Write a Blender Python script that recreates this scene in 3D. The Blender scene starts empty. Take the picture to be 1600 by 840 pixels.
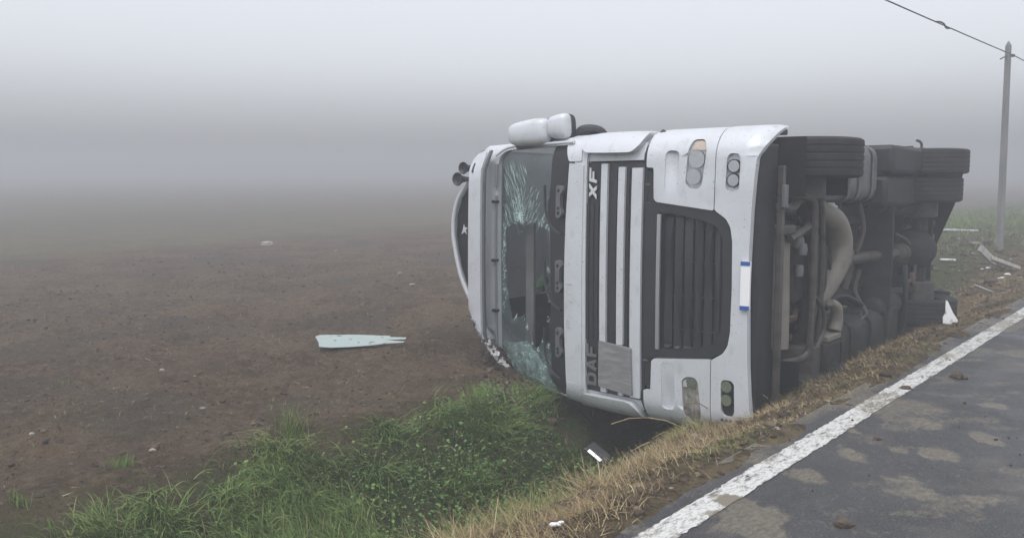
import bpy, bmesh, math, random
import numpy as np
from mathutils import Matrix, Vector
random.seed(7); rng = np.random.default_rng(7)
sc = bpy.context.scene
C = sc.collection
PI = math.pi

# ------------------------------------------------------------------ camera
cam_d = bpy.data.cameras.new('camera'); cam = bpy.data.objects.new('camera', cam_d); C.objects.link(cam)
cam_d.sensor_width = 36; cam_d.lens = 36 * 1300 / 1600
cam_d.clip_start = 0.05; cam_d.clip_end = 3000
cam.location = (0, 0, 1.65)
cam.rotation_euler = (PI / 2 - math.atan2(155, 1300), 0, 0)
sc.camera = cam
# ------------------------------------------------------------------ world, sun, exposure
w = bpy.data.worlds.new('World'); sc.world = w; w.use_nodes = True
nt = w.node_tree; nt.nodes.clear()
sky = nt.nodes.new('ShaderNodeTexSky'); sky.sky_type = 'NISHITA'; sky.sun_disc = False
SUN_EL, SUN_AZ = math.radians(68), math.radians(205)
sky.sun_elevation = SUN_EL; sky.sun_rotation = SUN_AZ
sky.air_density = 1.0; sky.dust_density = 3.4; sky.ozone_density = 1.0
hs = nt.nodes.new('ShaderNodeHueSaturation'); hs.inputs['Saturation'].default_value = 0.14
bgn = nt.nodes.new('ShaderNodeBackground'); bgn.inputs['Strength'].default_value = 0.145
wo = nt.nodes.new('ShaderNodeOutputWorld')
nt.links.new(sky.outputs[0], hs.inputs['Color']); tn_ = nt.nodes.new('ShaderNodeMix'); tn_.data_type = 'RGBA'; tn_.blend_type = 'MULTIPLY'; tn_.inputs['Factor'].default_value = 1.0; tn_.inputs['B'].default_value = (0.975, 0.995, 1.04, 1)
nt.links.new(hs.outputs[0], tn_.inputs['A']); nt.links.new(tn_.outputs['Result'], bgn.inputs['Color']); nt.links.new(bgn.outputs[0], wo.inputs['Surface'])
sd = bpy.data.lights.new('sun', 'SUN'); sd.energy = 0.5; sd.angle = math.radians(60); sd.color = (1, 0.97, 0.93)
sun = bpy.data.objects.new('sun', sd); C.objects.link(sun)
sdir = Vector((math.sin(SUN_AZ) * math.cos(SUN_EL), math.cos(SUN_AZ) * math.cos(SUN_EL), math.sin(SUN_EL)))
sun.rotation_euler = sdir.to_track_quat('Z', 'Y').to_euler(); sun.location = (0, 0, 5)
sc.view_settings.view_transform = 'Standard'; sc.view_settings.look = 'None'
sc.view_settings.exposure = 0.76; sc.view_settings.gamma = 1.0
sc.cycles.volume_bounces = 2; sc.cycles.max_bounces = 8; sc.cycles.diffuse_bounces = 3
sc.cycles.transparent_max_bounces = 12
sc.cycles.use_denoising = True
HAZE_DENSITY = 0.019

# ------------------------------------------------------------------ materials
def mat(name, col, rough=0.6, metal=0.0, noise=None, bump=None, coat=0.0, spec=0.5):
    """noise = list of (colour, scale, low, high, detail) layered over the base; bump = (scale, strength, distance)"""
    m = bpy.data.materials.new(name); m.use_nodes = True
    n = m.node_tree; b = n.nodes['Principled BSDF']
    b.inputs['Roughness'].default_value = rough; b.inputs['Metallic'].default_value = metal
    b.inputs['Coat Weight'].default_value = coat; b.inputs['Specular IOR Level'].default_value = spec
    b.inputs['Base Color'].default_value = (*col, 1)
    co = n.nodes.new('ShaderNodeTexCoord').outputs['Object']
    last = None
    for (c2, scale, lo, hi, det) in (noise or ()):
        t = n.nodes.new('ShaderNodeTexNoise'); t.inputs['Detail'].default_value = det
        if isinstance(scale, tuple):
            mp = n.nodes.new('ShaderNodeMapping'); mp.inputs['Scale'].default_value = scale
            n.links.new(co, mp.inputs[0]); n.links.new(mp.outputs[0], t.inputs['Vector']); t.inputs['Scale'].default_value = 1
        else:
            n.links.new(co, t.inputs['Vector']); t.inputs['Scale'].default_value = scale
        r = n.nodes.new('ShaderNodeMapRange'); r.inputs[1].default_value = lo; r.inputs[2].default_value = hi
        n.links.new(t.outputs['Fac'], r.inputs[0])
        mx = n.nodes.new('ShaderNodeMix'); mx.data_type = 'RGBA'
        n.links.new(r.outputs[0], mx.inputs['Factor'])
        if last is None: mx.inputs['A'].default_value = (*col, 1)
        else: n.links.new(last, mx.inputs['A'])
        mx.inputs['B'].default_value = (*c2, 1); last = mx.outputs['Result']
    if last is not None: n.links.new(last, b.inputs['Base Color'])
    if bump:
        t = n.nodes.new('ShaderNodeTexNoise'); t.inputs['Scale'].default_value = bump[0]; t.inputs['Detail'].default_value = 6
        n.links.new(co, t.inputs['Vector'])
        bp = n.nodes.new('ShaderNodeBump'); bp.inputs['Strength'].default_value = bump[1]; bp.inputs['Distance'].default_value = bump[2]
        n.links.new(t.outputs['Fac'], bp.inputs['Height']); n.links.new(bp.outputs[0], b.inputs['Normal'])
    m['last'] = ''
    return m

M = {}
M['white'] = mat('white_paint', (0.60, 0.62, 0.65), 0.32, coat=0.3, noise=[((0.52, 0.525, 0.53), 2.2, 0.45, 0.8, 6), ((0.44, 0.43, 0.41), (1.5, 5, 9), 0.58, 0.85, 7), ((0.30, 0.27, 0.23), (9, 60, 30), 0.66, 0.74, 5), ((0.22, 0.19, 0.155), 55, 0.685, 0.73, 3)], bump=(2.2, 0.035, 0.02))
M['white_low'] = M['white']
M['whiteroof'] = mat('mud_speckled_white_panel', (0.72, 0.72, 0.71), 0.5, noise=[((0.06, 0.045, 0.03), 26, 0.50, 0.58, 6)], bump=(30, 0.6, 0.02))
M['black'] = mat('black_plastic', (0.012, 0.013, 0.016), 0.6, noise=[((0.026, 0.027, 0.03), 6, 0.5, 0.9, 6)])
M['darkgrey'] = mat('dark_grey_plastic', (0.016, 0.017, 0.021), 0.55, noise=[((0.028, 0.029, 0.033), 4, 0.45, 0.9, 6)])
M['slat'] = mat('grille_plastic', (0.022, 0.023, 0.027), 0.6, noise=[((0.036, 0.036, 0.038), 7, 0.5, 0.9, 6)])
M['chrome'] = mat('satin_metal_strip', (0.42, 0.43, 0.44), 0.4, 0.6)
M['rubber'] = mat('tyre_rubber', (0.014, 0.014, 0.015), 0.8, noise=[((0.030, 0.028, 0.026), 9, 0.5, 0.8, 6)])
M['rim'] = mat('steel_rim', (0.33, 0.33, 0.33), 0.45, 0.4, noise=[((0.12, 0.10, 0.08), 8, 0.5, 0.75, 5)])
M['chassis'] = mat('chassis_paint', (0.017, 0.017, 0.018), 0.75, noise=[((0.040, 0.036, 0.031), 7, 0.46, 0.75, 6)])
M['dirtymetal'] = mat('dirty_metal', (0.075, 0.07, 0.066), 0.6, 0.1, noise=[((0.04, 0.033, 0.028), 9, 0.45, 0.7, 6)])
M['rust'] = mat('rusty_metal', (0.065, 0.042, 0.03), 0.8, noise=[((0.12, 0.075, 0.045), 14, 0.48, 0.66, 6)])
M['beige'] = mat('dusty_beige_metal', (0.21, 0.19, 0.16), 0.6, noise=[((0.14, 0.12, 0.10), 6, 0.48, 0.8, 6)])
M['alu'] = mat('dull_aluminium', (0.15, 0.155, 0.16), 0.5, 0.3, noise=[((0.1, 0.09, 0.085), 7, 0.5, 0.8, 5)])
M['tape'] = mat('grey_patch_sheet', (0.20, 0.20, 0.20), 0.55, noise=[((0.29, 0.29, 0.29), (3, 30, 5), 0.42, 0.7, 6)], bump=(40, 0.3, 0.01))
M['emblem'] = mat('pale_emblem', (0.62, 0.63, 0.64), 0.35, 0.2)
M['emblem_dark'] = mat('grey_emblem', (0.15, 0.15, 0.155), 0.5, 0.2)
M['ghost'] = mat('faint_sticker_residue', (0.53, 0.54, 0.55), 0.5)
M['amber'] = mat('amber_lens', (0.50, 0.38, 0.28), 0.15, coat=0.5)
M['reflector'] = mat('lamp_reflector', (0.62, 0.63, 0.65), 0.12, 0.9)
M['lampgrey'] = mat('lamp_housing', (0.58, 0.59, 0.60), 0.25, 0.3, noise=[((0.45, 0.46, 0.47), 9, 0.45, 0.7, 3)])
M['dustlens'] = mat('dusty_lens', (0.20, 0.185, 0.16), 0.4, noise=[((0.36, 0.35, 0.33), (20, 12, 40), 0.45, 0.68, 6), ((0.09, 0.08, 0.07), 18, 0.56, 0.7, 5)], coat=0.3)
M['plate'] = mat('plate_white', (0.88, 0.88, 0.88), 0.35)
M['blue'] = mat('plate_blue', (0.03, 0.10, 0.36), 0.4)
M['cabin'] = mat('cabin_dark', (0.03, 0.03, 0.032), 0.8, noise=[((0.06, 0.06, 0.06), 4, 0.45, 0.8, 4)])
M['cabingrey'] = mat('cabin_grey_trim', (0.13, 0.13, 0.13), 0.8, noise=[((0.2, 0.2, 0.2), 3, 0.4, 0.7, 4)])
M['greencloth'] = mat('green_cloth', (0.035, 0.075, 0.04), 0.9)
M['crack'] = mat('cracked_glass_edge', (0.55, 0.70, 0.66), 0.4)
M['concrete'] = mat('weathered_pole', (0.23, 0.23, 0.225), 0.85, noise=[((0.15, 0.15, 0.145), (6, 6, 1.2), 0.4, 0.7, 6)])
M['cable'] = mat('cable', (0.03, 0.03, 0.032), 0.6)
M['stone'] = mat('pale_stone', (0.34, 0.32, 0.28), 0.85, noise=[((0.15, 0.12, 0.095), 14, 0.45, 0.7, 5)], bump=(20, 0.6, 0.02))
M['plank'] = mat('weathered_board', (0.30, 0.28, 0.25), 0.85, noise=[((0.18, 0.16, 0.14), (40, 3, 40), 0.4, 0.65, 6)])
M['whiteplastic'] = mat('white_broken_plastic', (0.72, 0.72, 0.72), 0.5, noise=[((0.2, 0.17, 0.14), 20, 0.56, 0.7, 5)])
M['mud'] = mat('dried_mud', (0.25, 0.20, 0.145), 0.9, noise=[((0.15, 0.115, 0.08), 14, 0.42, 0.68, 7)], bump=(60, 0.8, 0.01))
M['clod'] = mat('earth_clod', (0.085, 0.062, 0.046), 0.95, noise=[((0.13, 0.10, 0.075), 0.9, 0.4, 0.7, 4), ((0.045, 0.035, 0.027), 7, 0.45, 0.7, 5)], bump=(40, 0.8, 0.02))
M['mirrorface'] = mat('mirror_glass', (0.75, 0.76, 0.77), 0.06, 1.0)
M['straw'] = mat('straw_bits', (0.34, 0.26, 0.14), 0.9)

def clear_material():
    m = bpy.data.materials.new('clear_lens'); m.use_nodes = True; b = m.node_tree.nodes['Principled BSDF']
    b.inputs['Base Color'].default_value = (.7, .72, .74, 1); b.inputs['Alpha'].default_value = .10; b.inputs['Roughness'].default_value = .08; return m
M['clear'] = clear_material()
def glass_material():
    """laminated windscreen: see-through, glossy, milky teal where it is shattered (density of tiny cracks set in the glass itself)"""
    m = bpy.data.materials.new('laminated_glass'); m.use_nodes = True
    n = m.node_tree; b = n.nodes['Principled BSDF']; L = n.links
    at = n.nodes.new('ShaderNodeAttribute'); at.attribute_name = 'shatter'
    co = n.nodes.new('ShaderNodeTexCoord').outputs['Object']
    v = n.nodes.new('ShaderNodeTexVoronoi'); v.feature = 'DISTANCE_TO_EDGE'; v.inputs['Scale'].default_value = 42
    L.new(co, v.inputs['Vector'])
    e = n.nodes.new('ShaderNodeMapRange'); e.inputs[1].default_value = 0.02; e.inputs[2].default_value = 0.14; e.inputs[3].default_value = 1; e.inputs[4].default_value = 0.25
    L.new(v.outputs['Distance'], e.inputs[0])
    t = n.nodes.new('ShaderNodeTexNoise'); t.inputs['Scale'].default_value = 14; t.inputs['Detail'].default_value = 8
    L.new(co, t.inputs['Vector'])
    q = n.nodes.new('ShaderNodeMapRange'); q.inputs[1].default_value = 0.3; q.inputs[2].default_value = 0.65
    L.new(t.outputs['Fac'], q.inputs[0])
    m1 = n.nodes.new('ShaderNodeMath'); m1.operation = 'MULTIPLY'; L.new(e.outputs[0], m1.inputs[0]); L.new(q.outputs[0], m1.inputs[1])
    m2 = n.nodes.new('ShaderNodeMath'); m2.operation = 'MULTIPLY'; L.new(m1.outputs[0], m2.inputs[0]); L.new(at.outputs['Fac'], m2.inputs[1])
    a = n.nodes.new('ShaderNodeMapRange'); a.inputs[3].default_value = 0.36; a.inputs[4].default_value = 0.97
    L.new(m2.outputs[0], a.inputs[0]); L.new(a.outputs[0], b.inputs['Alpha'])
    mx = n.nodes.new('ShaderNodeMix'); mx.data_type = 'RGBA'; mx.inputs['A'].default_value = (0.085, 0.115, 0.118, 1); mx.inputs['B'].default_value = (0.45, 0.66, 0.61, 1)
    L.new(m2.outputs[0], mx.inputs['Factor']); L.new(mx.outputs['Result'], b.inputs['Base Color'])
    b.inputs['Roughness'].default_value = 0.12; b.inputs['Coat Weight'].default_value = 0.3
    return m
M['glass'] = glass_material()
mg = mat('toughened_pane', (0.33, 0.41, 0.38), 0.12, noise=[((0.12, 0.11, 0.09), 9, 0.60, 0.66, 6)], coat=0.5); M['pane'] = mg

# ------------------------------------------------------------------ object helpers
def link(name, me, m=None, parent=None):
    o = bpy.data.objects.new(name, me); C.objects.link(o)
    if m is not None: me.materials.append(m)
    if parent is not None: o.parent = parent
    return o
def smooth(me, ang=35):
    me.polygons.foreach_set('use_smooth', [True] * len(me.polygons))
    me.set_sharp_from_angle(angle=math.radians(ang))
def from_bm(name, bm, m, parent=None, ang=35, bev=0.0, fix=True):
    if fix: bmesh.ops.recalc_face_normals(bm, faces=bm.faces[:])
    me = bpy.data.meshes.new(name); bm.to_mesh(me); bm.free()
    smooth(me, ang)
    o = link(name, me, m, parent)
    if bev:
        b = o.modifiers.new('bevel', 'BEVEL'); b.width = bev; b.segments = 2; b.limit_method = 'ANGLE'; b.angle_limit = math.radians(50)
    return o
def tag(o, label=None, cat=None, group=None, kind=None):
    if label: o['label'] = label
    if cat: o['category'] = cat
    if group: o['group'] = group
    if kind: o['kind'] = kind
    return o
def raw(name, V, F, m, parent=None, sm=True, ang=40):
    me = bpy.data.meshes.new(name); me.from_pydata([tuple(map(float, v)) for v in V], [], F); me.update()
    if sm: smooth(me, ang)
    return link(name, me, m, parent)
def add_box(bm, x0, x1, y0, y1, z0, z1, mtx=None):
    vs = [bm.verts.new(Vector((x, y, z)) if mtx is None else mtx @ Vector((x, y, z))) for x in (x0, x1) for y in (y0, y1) for z in (z0, z1)]
    for f in ((0, 1, 3, 2), (4, 6, 7, 5), (0, 4, 5, 1), (2, 3, 7, 6), (0, 2, 6, 4), (1, 5, 7, 3)):
        bm.faces.new([vs[i] for i in f])
def box(name, x0, x1, y0, y1, z0, z1, m, parent=None, bev=0.008):
    bm = bmesh.new(); add_box(bm, x0, x1, y0, y1, z0, z1); return from_bm(name, bm, m, parent, bev=bev)
def add_tube(bm, pts, rad, n=10, cap=True):
    pts = [Vector(p) for p in pts]
    rad = [rad] * len(pts) if isinstance(rad, (int, float)) else rad
    up = None; rings = []
    for i, p in enumerate(pts):
        t = (pts[min(i + 1, len(pts) - 1)] - pts[max(i - 1, 0)]).normalized()
        if up is None: up = t.orthogonal().normalized()
        up = (up - t * up.dot(t)).normalized(); s = t.cross(up)
        rings.append([bm.verts.new(p + (up * math.cos(a) + s * math.sin(a)) * rad[i]) for a in [2 * PI * k / n for k in range(n)]])
    for a, b in zip(rings, rings[1:]):
        for k in range(n): bm.faces.new((a[k], a[(k + 1) % n], b[(k + 1) % n], b[k]))
    if cap: bm.faces.new(rings[0][::-1]); bm.faces.new(rings[-1])
def spline(pts, n=6):
    P = [Vector(p) for p in pts]; out = []
    for i in range(len(P) - 1):
        a, b, c, d = P[max(i - 1, 0)], P[i], P[i + 1], P[min(i + 2, len(P) - 1)]
        for k in range(n):
            t = k / n
            out.append(0.5 * ((2 * b) + (c - a) * t + (2 * a - 5 * b + 4 * c - d) * t * t + (3 * b - a - 3 * c + d) * t ** 3))
    out.append(P[-1]); return out
def tube(name, pts, rad, m, parent=None, n=10, curve=True):
    bm = bmesh.new(); p = spline(pts) if curve and len(pts) > 2 else pts
    if not isinstance(rad, (int, float)) and len(rad) != len(p):
        rad = list(np.interp(np.linspace(0, 1, len(p)), np.linspace(0, 1, len(rad)), rad))
    add_tube(bm, p, rad, n); return from_bm(name, bm, m, parent)
def lathe(name, prof, m, parent=None, n=48, centre=(0, 0, 0), axis='Y', closed=True, ang=35):
    """prof: (radius, along-axis) points"""
    bm = bmesh.new(); cx, cy, cz = centre; rings = []
    for r, h in prof:
        ring = []
        for k in range(n):
            a = 2 * PI * k / n; u, v = r * math.cos(a), r * math.sin(a)
            p = (cx + u, cy + h, cz + v) if axis == 'Y' else ((cx + h, cy + u, cz + v) if axis == 'X' else (cx + u, cy + v, cz + h))
            ring.append(bm.verts.new(p))
        rings.append(ring)
    pairs = list(zip(rings, rings[1:])) + ([(rings[-1], rings[0])] if closed else [])
    for a, b in pairs:
        for k in range(n): bm.faces.new((a[k], a[(k + 1) % n], b[(k + 1) % n], b[k]))
    if not closed:
        bm.faces.new(rings[0]); bm.faces.new(rings[-1])
    return from_bm(name, bm, m, parent, ang)
def rnd(poly, r=0.03, n=4):
    """round the corners of a polygon"""
    out = []; N = len(poly)
    for i in range(N):
        p, a, b = Vector(poly[i]), Vector(poly[i - 1]), Vector(poly[(i + 1) % N])
        da, db = a - p, b - p
        q = min(r, da.length * 0.45, db.length * 0.45)
        s, e = p + da.normalized() * q, p + db.normalized() * q
        for k in range(n + 1):
            t = k / n; out.append(tuple(s * (1 - t) ** 2 + p * 2 * t * (1 - t) + e * t * t))
    return out
def rrect(y0, y1, z0, z1, r=0.02): return rnd([(y0, z0), (y1, z0), (y1, z1), (y0, z1)], r)
def oval(cy, cz, ry, rz, n=20): return [(cy + ry * math.cos(2 * PI * k / n), cz + rz * math.sin(2 * PI * k / n)) for k in range(n)]
def mir(poly): return [(-y, z) for y, z in reversed(poly)]

# ------------------------------------------------------------------ value noise on the plane
def _h(ix, iy, s):
    n = (ix.astype(np.int64) * 374761393 + iy.astype(np.int64) * 668265263 + s * 1442695041) & 0xffffffff
    n = ((n ^ (n >> 13)) * 1274126177) & 0xffffffff
    return ((n ^ (n >> 16)) & 0xffff) / 65535.0
def vnoise(x, y, s=0):
    ix, iy = np.floor(x), np.floor(y); fx_, fy_ = x - ix, y - iy
    u, v = fx_ * fx_ * (3 - 2 * fx_), fy_ * fy_ * (3 - 2 * fy_)
    a, b, c, d = _h(ix, iy, s), _h(ix + 1, iy, s), _h(ix, iy + 1, s), _h(ix + 1, iy + 1, s)
    return (a * (1 - u) + b * u) * (1 - v) + (c * (1 - u) + d * u) * v
def fbm(x, y, s=0, o=4):
    r = 0; amp = 0.5
    for k in range(o): r = r + amp * vnoise(x * 2 ** k, y * 2 ** k, s + k); amp *= 0.5
    return r
# road frame: t along the road, s to the left of it; the photographer stands on the road at t = s = 0
RD = np.array([0.665, 0.747]); RN = np.array([-0.747, 0.665])
def xy(t, s): return RD[0] * t + RN[0] * s, RD[1] * t + RN[1] * s
SP = [-300, -9, -7, -5.2, -4.6, 1.9, 2.0, 2.1, 2.2, 2.6, 3.0, 3.3, 3.75, 4.1, 4.45, 5.0, 5.5, 7, 12, 400]
HP = [-.5, -.45, -.4, -.1, -.045, -.045, -.012, .014, .010, -.06, -.19, -.45, -.95, -1.06, -1.0, -.56, -.42, -.39, -.42, -.42]
HM = [-.5, -.45, -.4, -.1, -.045, -.045, -.012, .010, -.01, -.16, -.36, -.50, -.70, -.74, -.70, -.55, -.45, -.40, -.42, -.42]
HF = [-.5, -.45, -.4, -.1, -.045, -.045, -.012, .014, .015, -.0, -.02, .0, .04, .08, .10, .13, .12, .05, -.35, -.42]
def smoothstep(a, b, x):
    t = np.clip((x - a) / (b - a), 0, 1); return t * t * (3 - 2 * t)
def height(t, s):
    t = np.asarray(t, float); s = np.asarray(s, float)
    sw = s + 0.22 * (fbm(t * 0.5, s * 0.2, 3, 3) - 0.47) * smoothstep(2.3, 3.0, s)
    sw = sw + .28 * (1 - smoothstep(4.2, 6.0, t)) * smoothstep(2.2, 2.6, s) * (1 - smoothstep(4.2, 5, s))
    f1 = smoothstep(4.2, 5.6, t - 2.2 * smoothstep(2.9, 3.4, s)); f2 = smoothstep(12.5, 16.5, t)
    z = np.interp(sw, SP, HP) * (1 - f1) + (np.interp(sw, SP, HM) * (1 - f2) + np.interp(sw, SP, HF) * f2) * f1
    soft = smoothstep(2.0, 2.4, s) + smoothstep(-4.8, -5.3, s)
    near = np.clip(1.25 - np.hypot(t - 3, s - 3) / 30, 0.15, 1)
    z = z + soft * near * (0.16 * (fbm(t * 1.3, s * 1.3, 11, 3) - 0.45) + 0.105 * (fbm(t * 5, s * 5, 21, 3) - 0.45) + 0.06 * (fbm(t * 15, s * 15, 31, 2) - 0.38))
    edge = smoothstep(1.95, 2.1, s) * (1 - smoothstep(2.25, 2.7, s))
    z = z + edge * 0.09 * (fbm(t * 2.2, s * 2.2, 41, 4) - 0.46)
    return z
def grade(lo, hi, step, far_lo, far_hi, k=1.09):
    a = list(np.arange(lo, hi, step)); d = step; x = a[-1]
    while x < far_hi: d *= k; x += d; a.append(x)
    d = step; x = lo; b = []
    while x > far_lo: d *= k; x -= d; b.append(x)
    return np.array(b[::-1] + a)
def at(t, s, dz=0.0):
    x, y = xy(t, s); return (float(x), float(y), float(height(t, s)) + dz)

# ------------------------------------------------------------------ ground
def build_ground():
    ts = grade(0.6, 11.5, 0.045, -290, 290); ss = grade(1.9, 10.5, 0.045, -290, 290)
    Tg, Sg = np.meshgrid(ts, ss, indexing='ij'); nT, nS = Tg.shape
    Z = height(Tg, Sg); X, Y = xy(Tg, Sg)
    V = np.stack([X, Y, Z], -1).reshape(-1, 3)
    i = np.arange(nT * nS).reshape(nT, nS)
    F = np.stack([i[:-1, :-1], i[:-1, 1:], i[1:, 1:], i[1:, :-1]], -1).reshape(-1, 4)[:, ::-1]
    me = bpy.data.meshes.new('ground')
    me.vertices.add(len(V)); me.vertices.foreach_set('co', V.ravel())
    me.loops.add(F.size); me.loops.foreach_set('vertex_index', F.ravel())
    me.polygons.add(len(F)); me.polygons.foreach_set('loop_start', np.arange(0, F.size, 4)); me.polygons.foreach_set('loop_total', np.full(len(F), 4))
    me.update(calc_edges=True); me.validate()
    me.polygons.foreach_set('use_smooth', [True] * len(F))
    for nm, arr in (('road_s', Sg), ('road_t', Tg)):
        a = me.attributes.new(nm, 'FLOAT', 'POINT'); a.data.foreach_set('value', arr.ravel().astype(np.float32))
    m = bpy.data.materials.new('field_soil'); m.use_nodes = True; n = m.node_tree; L = n.links; b = n.nodes['Principled BSDF']
    b.inputs['Roughness'].default_value = 0.95; b.inputs['Specular IOR Level'].default_value = 0.2
    co = n.nodes.new('ShaderNodeTexCoord').outputs['Object']
    def noise(scale, det=6, rough=0.6):
        t = n.nodes.new('ShaderNodeTexNoise'); t.inputs['Scale'].default_value = scale; t.inputs['Detail'].default_value = det; t.inputs['Roughness'].default_value = rough
        L.new(co, t.inputs['Vector']); return t.outputs['Fac']
    def rng_(x, lo, hi):
        r = n.nodes.new('ShaderNodeMapRange'); r.interpolation_type = 'SMOOTHSTEP'; r.inputs[1].default_value = lo; r.inputs[2].default_value = hi
        L.new(x, r.inputs[0]); return r.outputs[0]
    def mix(f, A, B):
        q = n.nodes.new('ShaderNodeMix'); q.data_type = 'RGBA'
        if isinstance(f, float): q.inputs['Factor'].default_value = f
        else: L.new(f, q.inputs['Factor'])
        for k, c in (('A', A), ('B', B)):
            if isinstance(c, tuple): q.inputs[k].default_value = (*c, 1)
            else: L.new(c, q.inputs[k])
        return q.outputs['Result']
    def math_(op, a, c):
        q = n.nodes.new('ShaderNodeMath'); q.operation = op
        for k, v in ((0, a), (1, c)):
            if isinstance(v, (int, float)): q.inputs[k].default_value = v
            else: L.new(v, q.inputs[k])
        return q.outputs[0]
    at_ = n.nodes.new('ShaderNodeAttribute'); at_.attribute_name = 'road_s'; s = at_.outputs['Fac']
    wob = math_('MULTIPLY', math_('SUBTRACT', noise(0.9, 4), 0.5), 1.6)
    sw = math_('ADD', s, wob)
    soil = mix(rng_(noise(1.1), 0.38, 0.66), (0.080, 0.054, 0.034), (0.140, 0.098, 0.062))
    soil = mix(rng_(noise(9, 8, 0.7), 0.45, 0.70), soil, (0.185, 0.135, 0.090))
    soil = mix(rng_(noise(30, 6, 0.7), 0.52, 0.70), soil, (0.033, 0.024, 0.018))
    soil = mix(rng_(noise(0.35, 3), 0.50, 0.68), soil, (0.085, 0.070, 0.052))
    band = n.nodes.new('ShaderNodeMath'); band.operation = 'SINE'; L.new(math_('MULTIPLY', math_('ADD', s, math_('MULTIPLY', wob, 0.5)), 3.3), band.inputs[0])
    soil = mix(rng_(band.outputs[0], 0.2, 3.0), soil, (0.150, 0.120, 0.085))
    # pale stubble strip beyond the ploughed strip, then green-brown meadow
    far = math_('ADD', s, math_('MULTIPLY', math_('SUBTRACT', noise(0.25, 3), 0.5), 3.0))
    stub = mix(rng_(noise(2.2, 5), 0.35, 0.65), (0.20, 0.185, 0.115), (0.13, 0.13, 0.075))
    soil = mix(math_('MULTIPLY', rng_(far, 19.5, 23.5), 0.42), soil, stub)
    soil = mix(math_('MULTIPLY', rng_(far, 26, 34), 0.5), soil, (0.105, 0.088, 0.062))
    # grassy bank and straw-covered verge
    bank = mix(rng_(noise(5), 0.4, 0.65), (0.055, 0.075, 0.026), (0.085, 0.075, 0.040))
    verge = mix(rng_(noise(6), 0.4, 0.65), (0.10, 0.075, 0.045), (0.19, 0.15, 0.085))
    verge = mix(rng_(noise(20, 6), 0.5, 0.66), verge, (0.05, 0.038, 0.028))
    bk = mix(rng_(sw, 3.3, 3.7), verge, bank)
    c = mix(rng_(sw, 4.9, 5.7), bk, soil)
    # right-hand meadow
    c = mix(rng_(s, -4.6, -5.4), c, (0.07, 0.085, 0.035))
    at2 = n.nodes.new('ShaderNodeAttribute'); at2.attribute_name = 'road_t'
    g = math_('MULTIPLY', rng_(at2.outputs['Fac'], 18.5, 23), math_('MULTIPLY', rng_(s, 4.2, 5.5), math_('SUBTRACT', 1.0, rng_(s, 8.5, 11.0))))
    c = mix(math_('MULTIPLY', g, 0.8), c, (0.075, 0.10, 0.04))
    L.new(c, b.inputs['Base Color'])
    bp = n.nodes.new('ShaderNodeBump'); bp.inputs['Strength'].default_value = 1.0; bp.inputs['Distance'].default_value = 0.10
    hh = math_('ADD', noise(13, 8, 0.7), math_('MULTIPLY', noise(4, 5, 0.6), 1.3))
    L.new(hh, bp.inputs['Height']); L.new(bp.outputs[0], b.inputs['Normal'])
    o = link('ground', me, m); tag(o, kind='structure'); return o
build_ground()

MUD = [(1.60, 4.33, 0.09, 0.12), (2.68, 5.31, 0.13, 0.13), (1.97, 4.65, 0.11, 0.18), (2.09, 4.29, 0.14, 0.11), (2.46, 4.71, 0.12, 0.13), (3.35, 5.70, 0.11, 0.12), (2.92, 4.98, 0.08, 0.13), (2.09, 4.09, 0.15, 0.10), (1.16, 3.76, 0.23, 0.22), (1.11, 3.99, 0.14, 0.11), (2.40, 4.03, 0.14, 0.11), (2.29, 4.77, 0.11, 0.07), (2.18, 5.15, 0.06, 0.08), (2.89, 6.50, 0.09, 0.07)]   # where mud was dropped on the asphalt: x, y, half sizes
def mud(t, s):
    x, y = xy(t, s); r = np.zeros_like(x)
    nz = fbm(x * 7, y * 7, 205, 4) - .47; nf = fbm(x * 26, y * 26, 207, 3) - .44
    for (a, b, ra, rb) in MUD:
        d = np.hypot((x - a) / ra, (y - b) / rb) + nz * 1.7 + nf * 1.0
        r = np.maximum(r, (1 - smoothstep(.35, 1.25, d)) * .66)
    sm = fbm(x * 1.5, y * 2.6, 211, 5) + .12 * (fbm(x * 12, y * 12, 217, 3) - .45)
    r = np.maximum(r, .46 * smoothstep(.51, .66, sm))
    r = np.maximum(r, .40 * smoothstep(.50, .66, fbm(x * 3.2, y * 5.2, 231, 5)))
    edge = smoothstep(1.95, 2.16, s + .16 * (fbm(t * 1.4, s * 3, 219, 3) - .45)) * .8
    return np.maximum(r, edge * (fbm(t * 4, s * 4, 221, 3) + .2))
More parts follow.
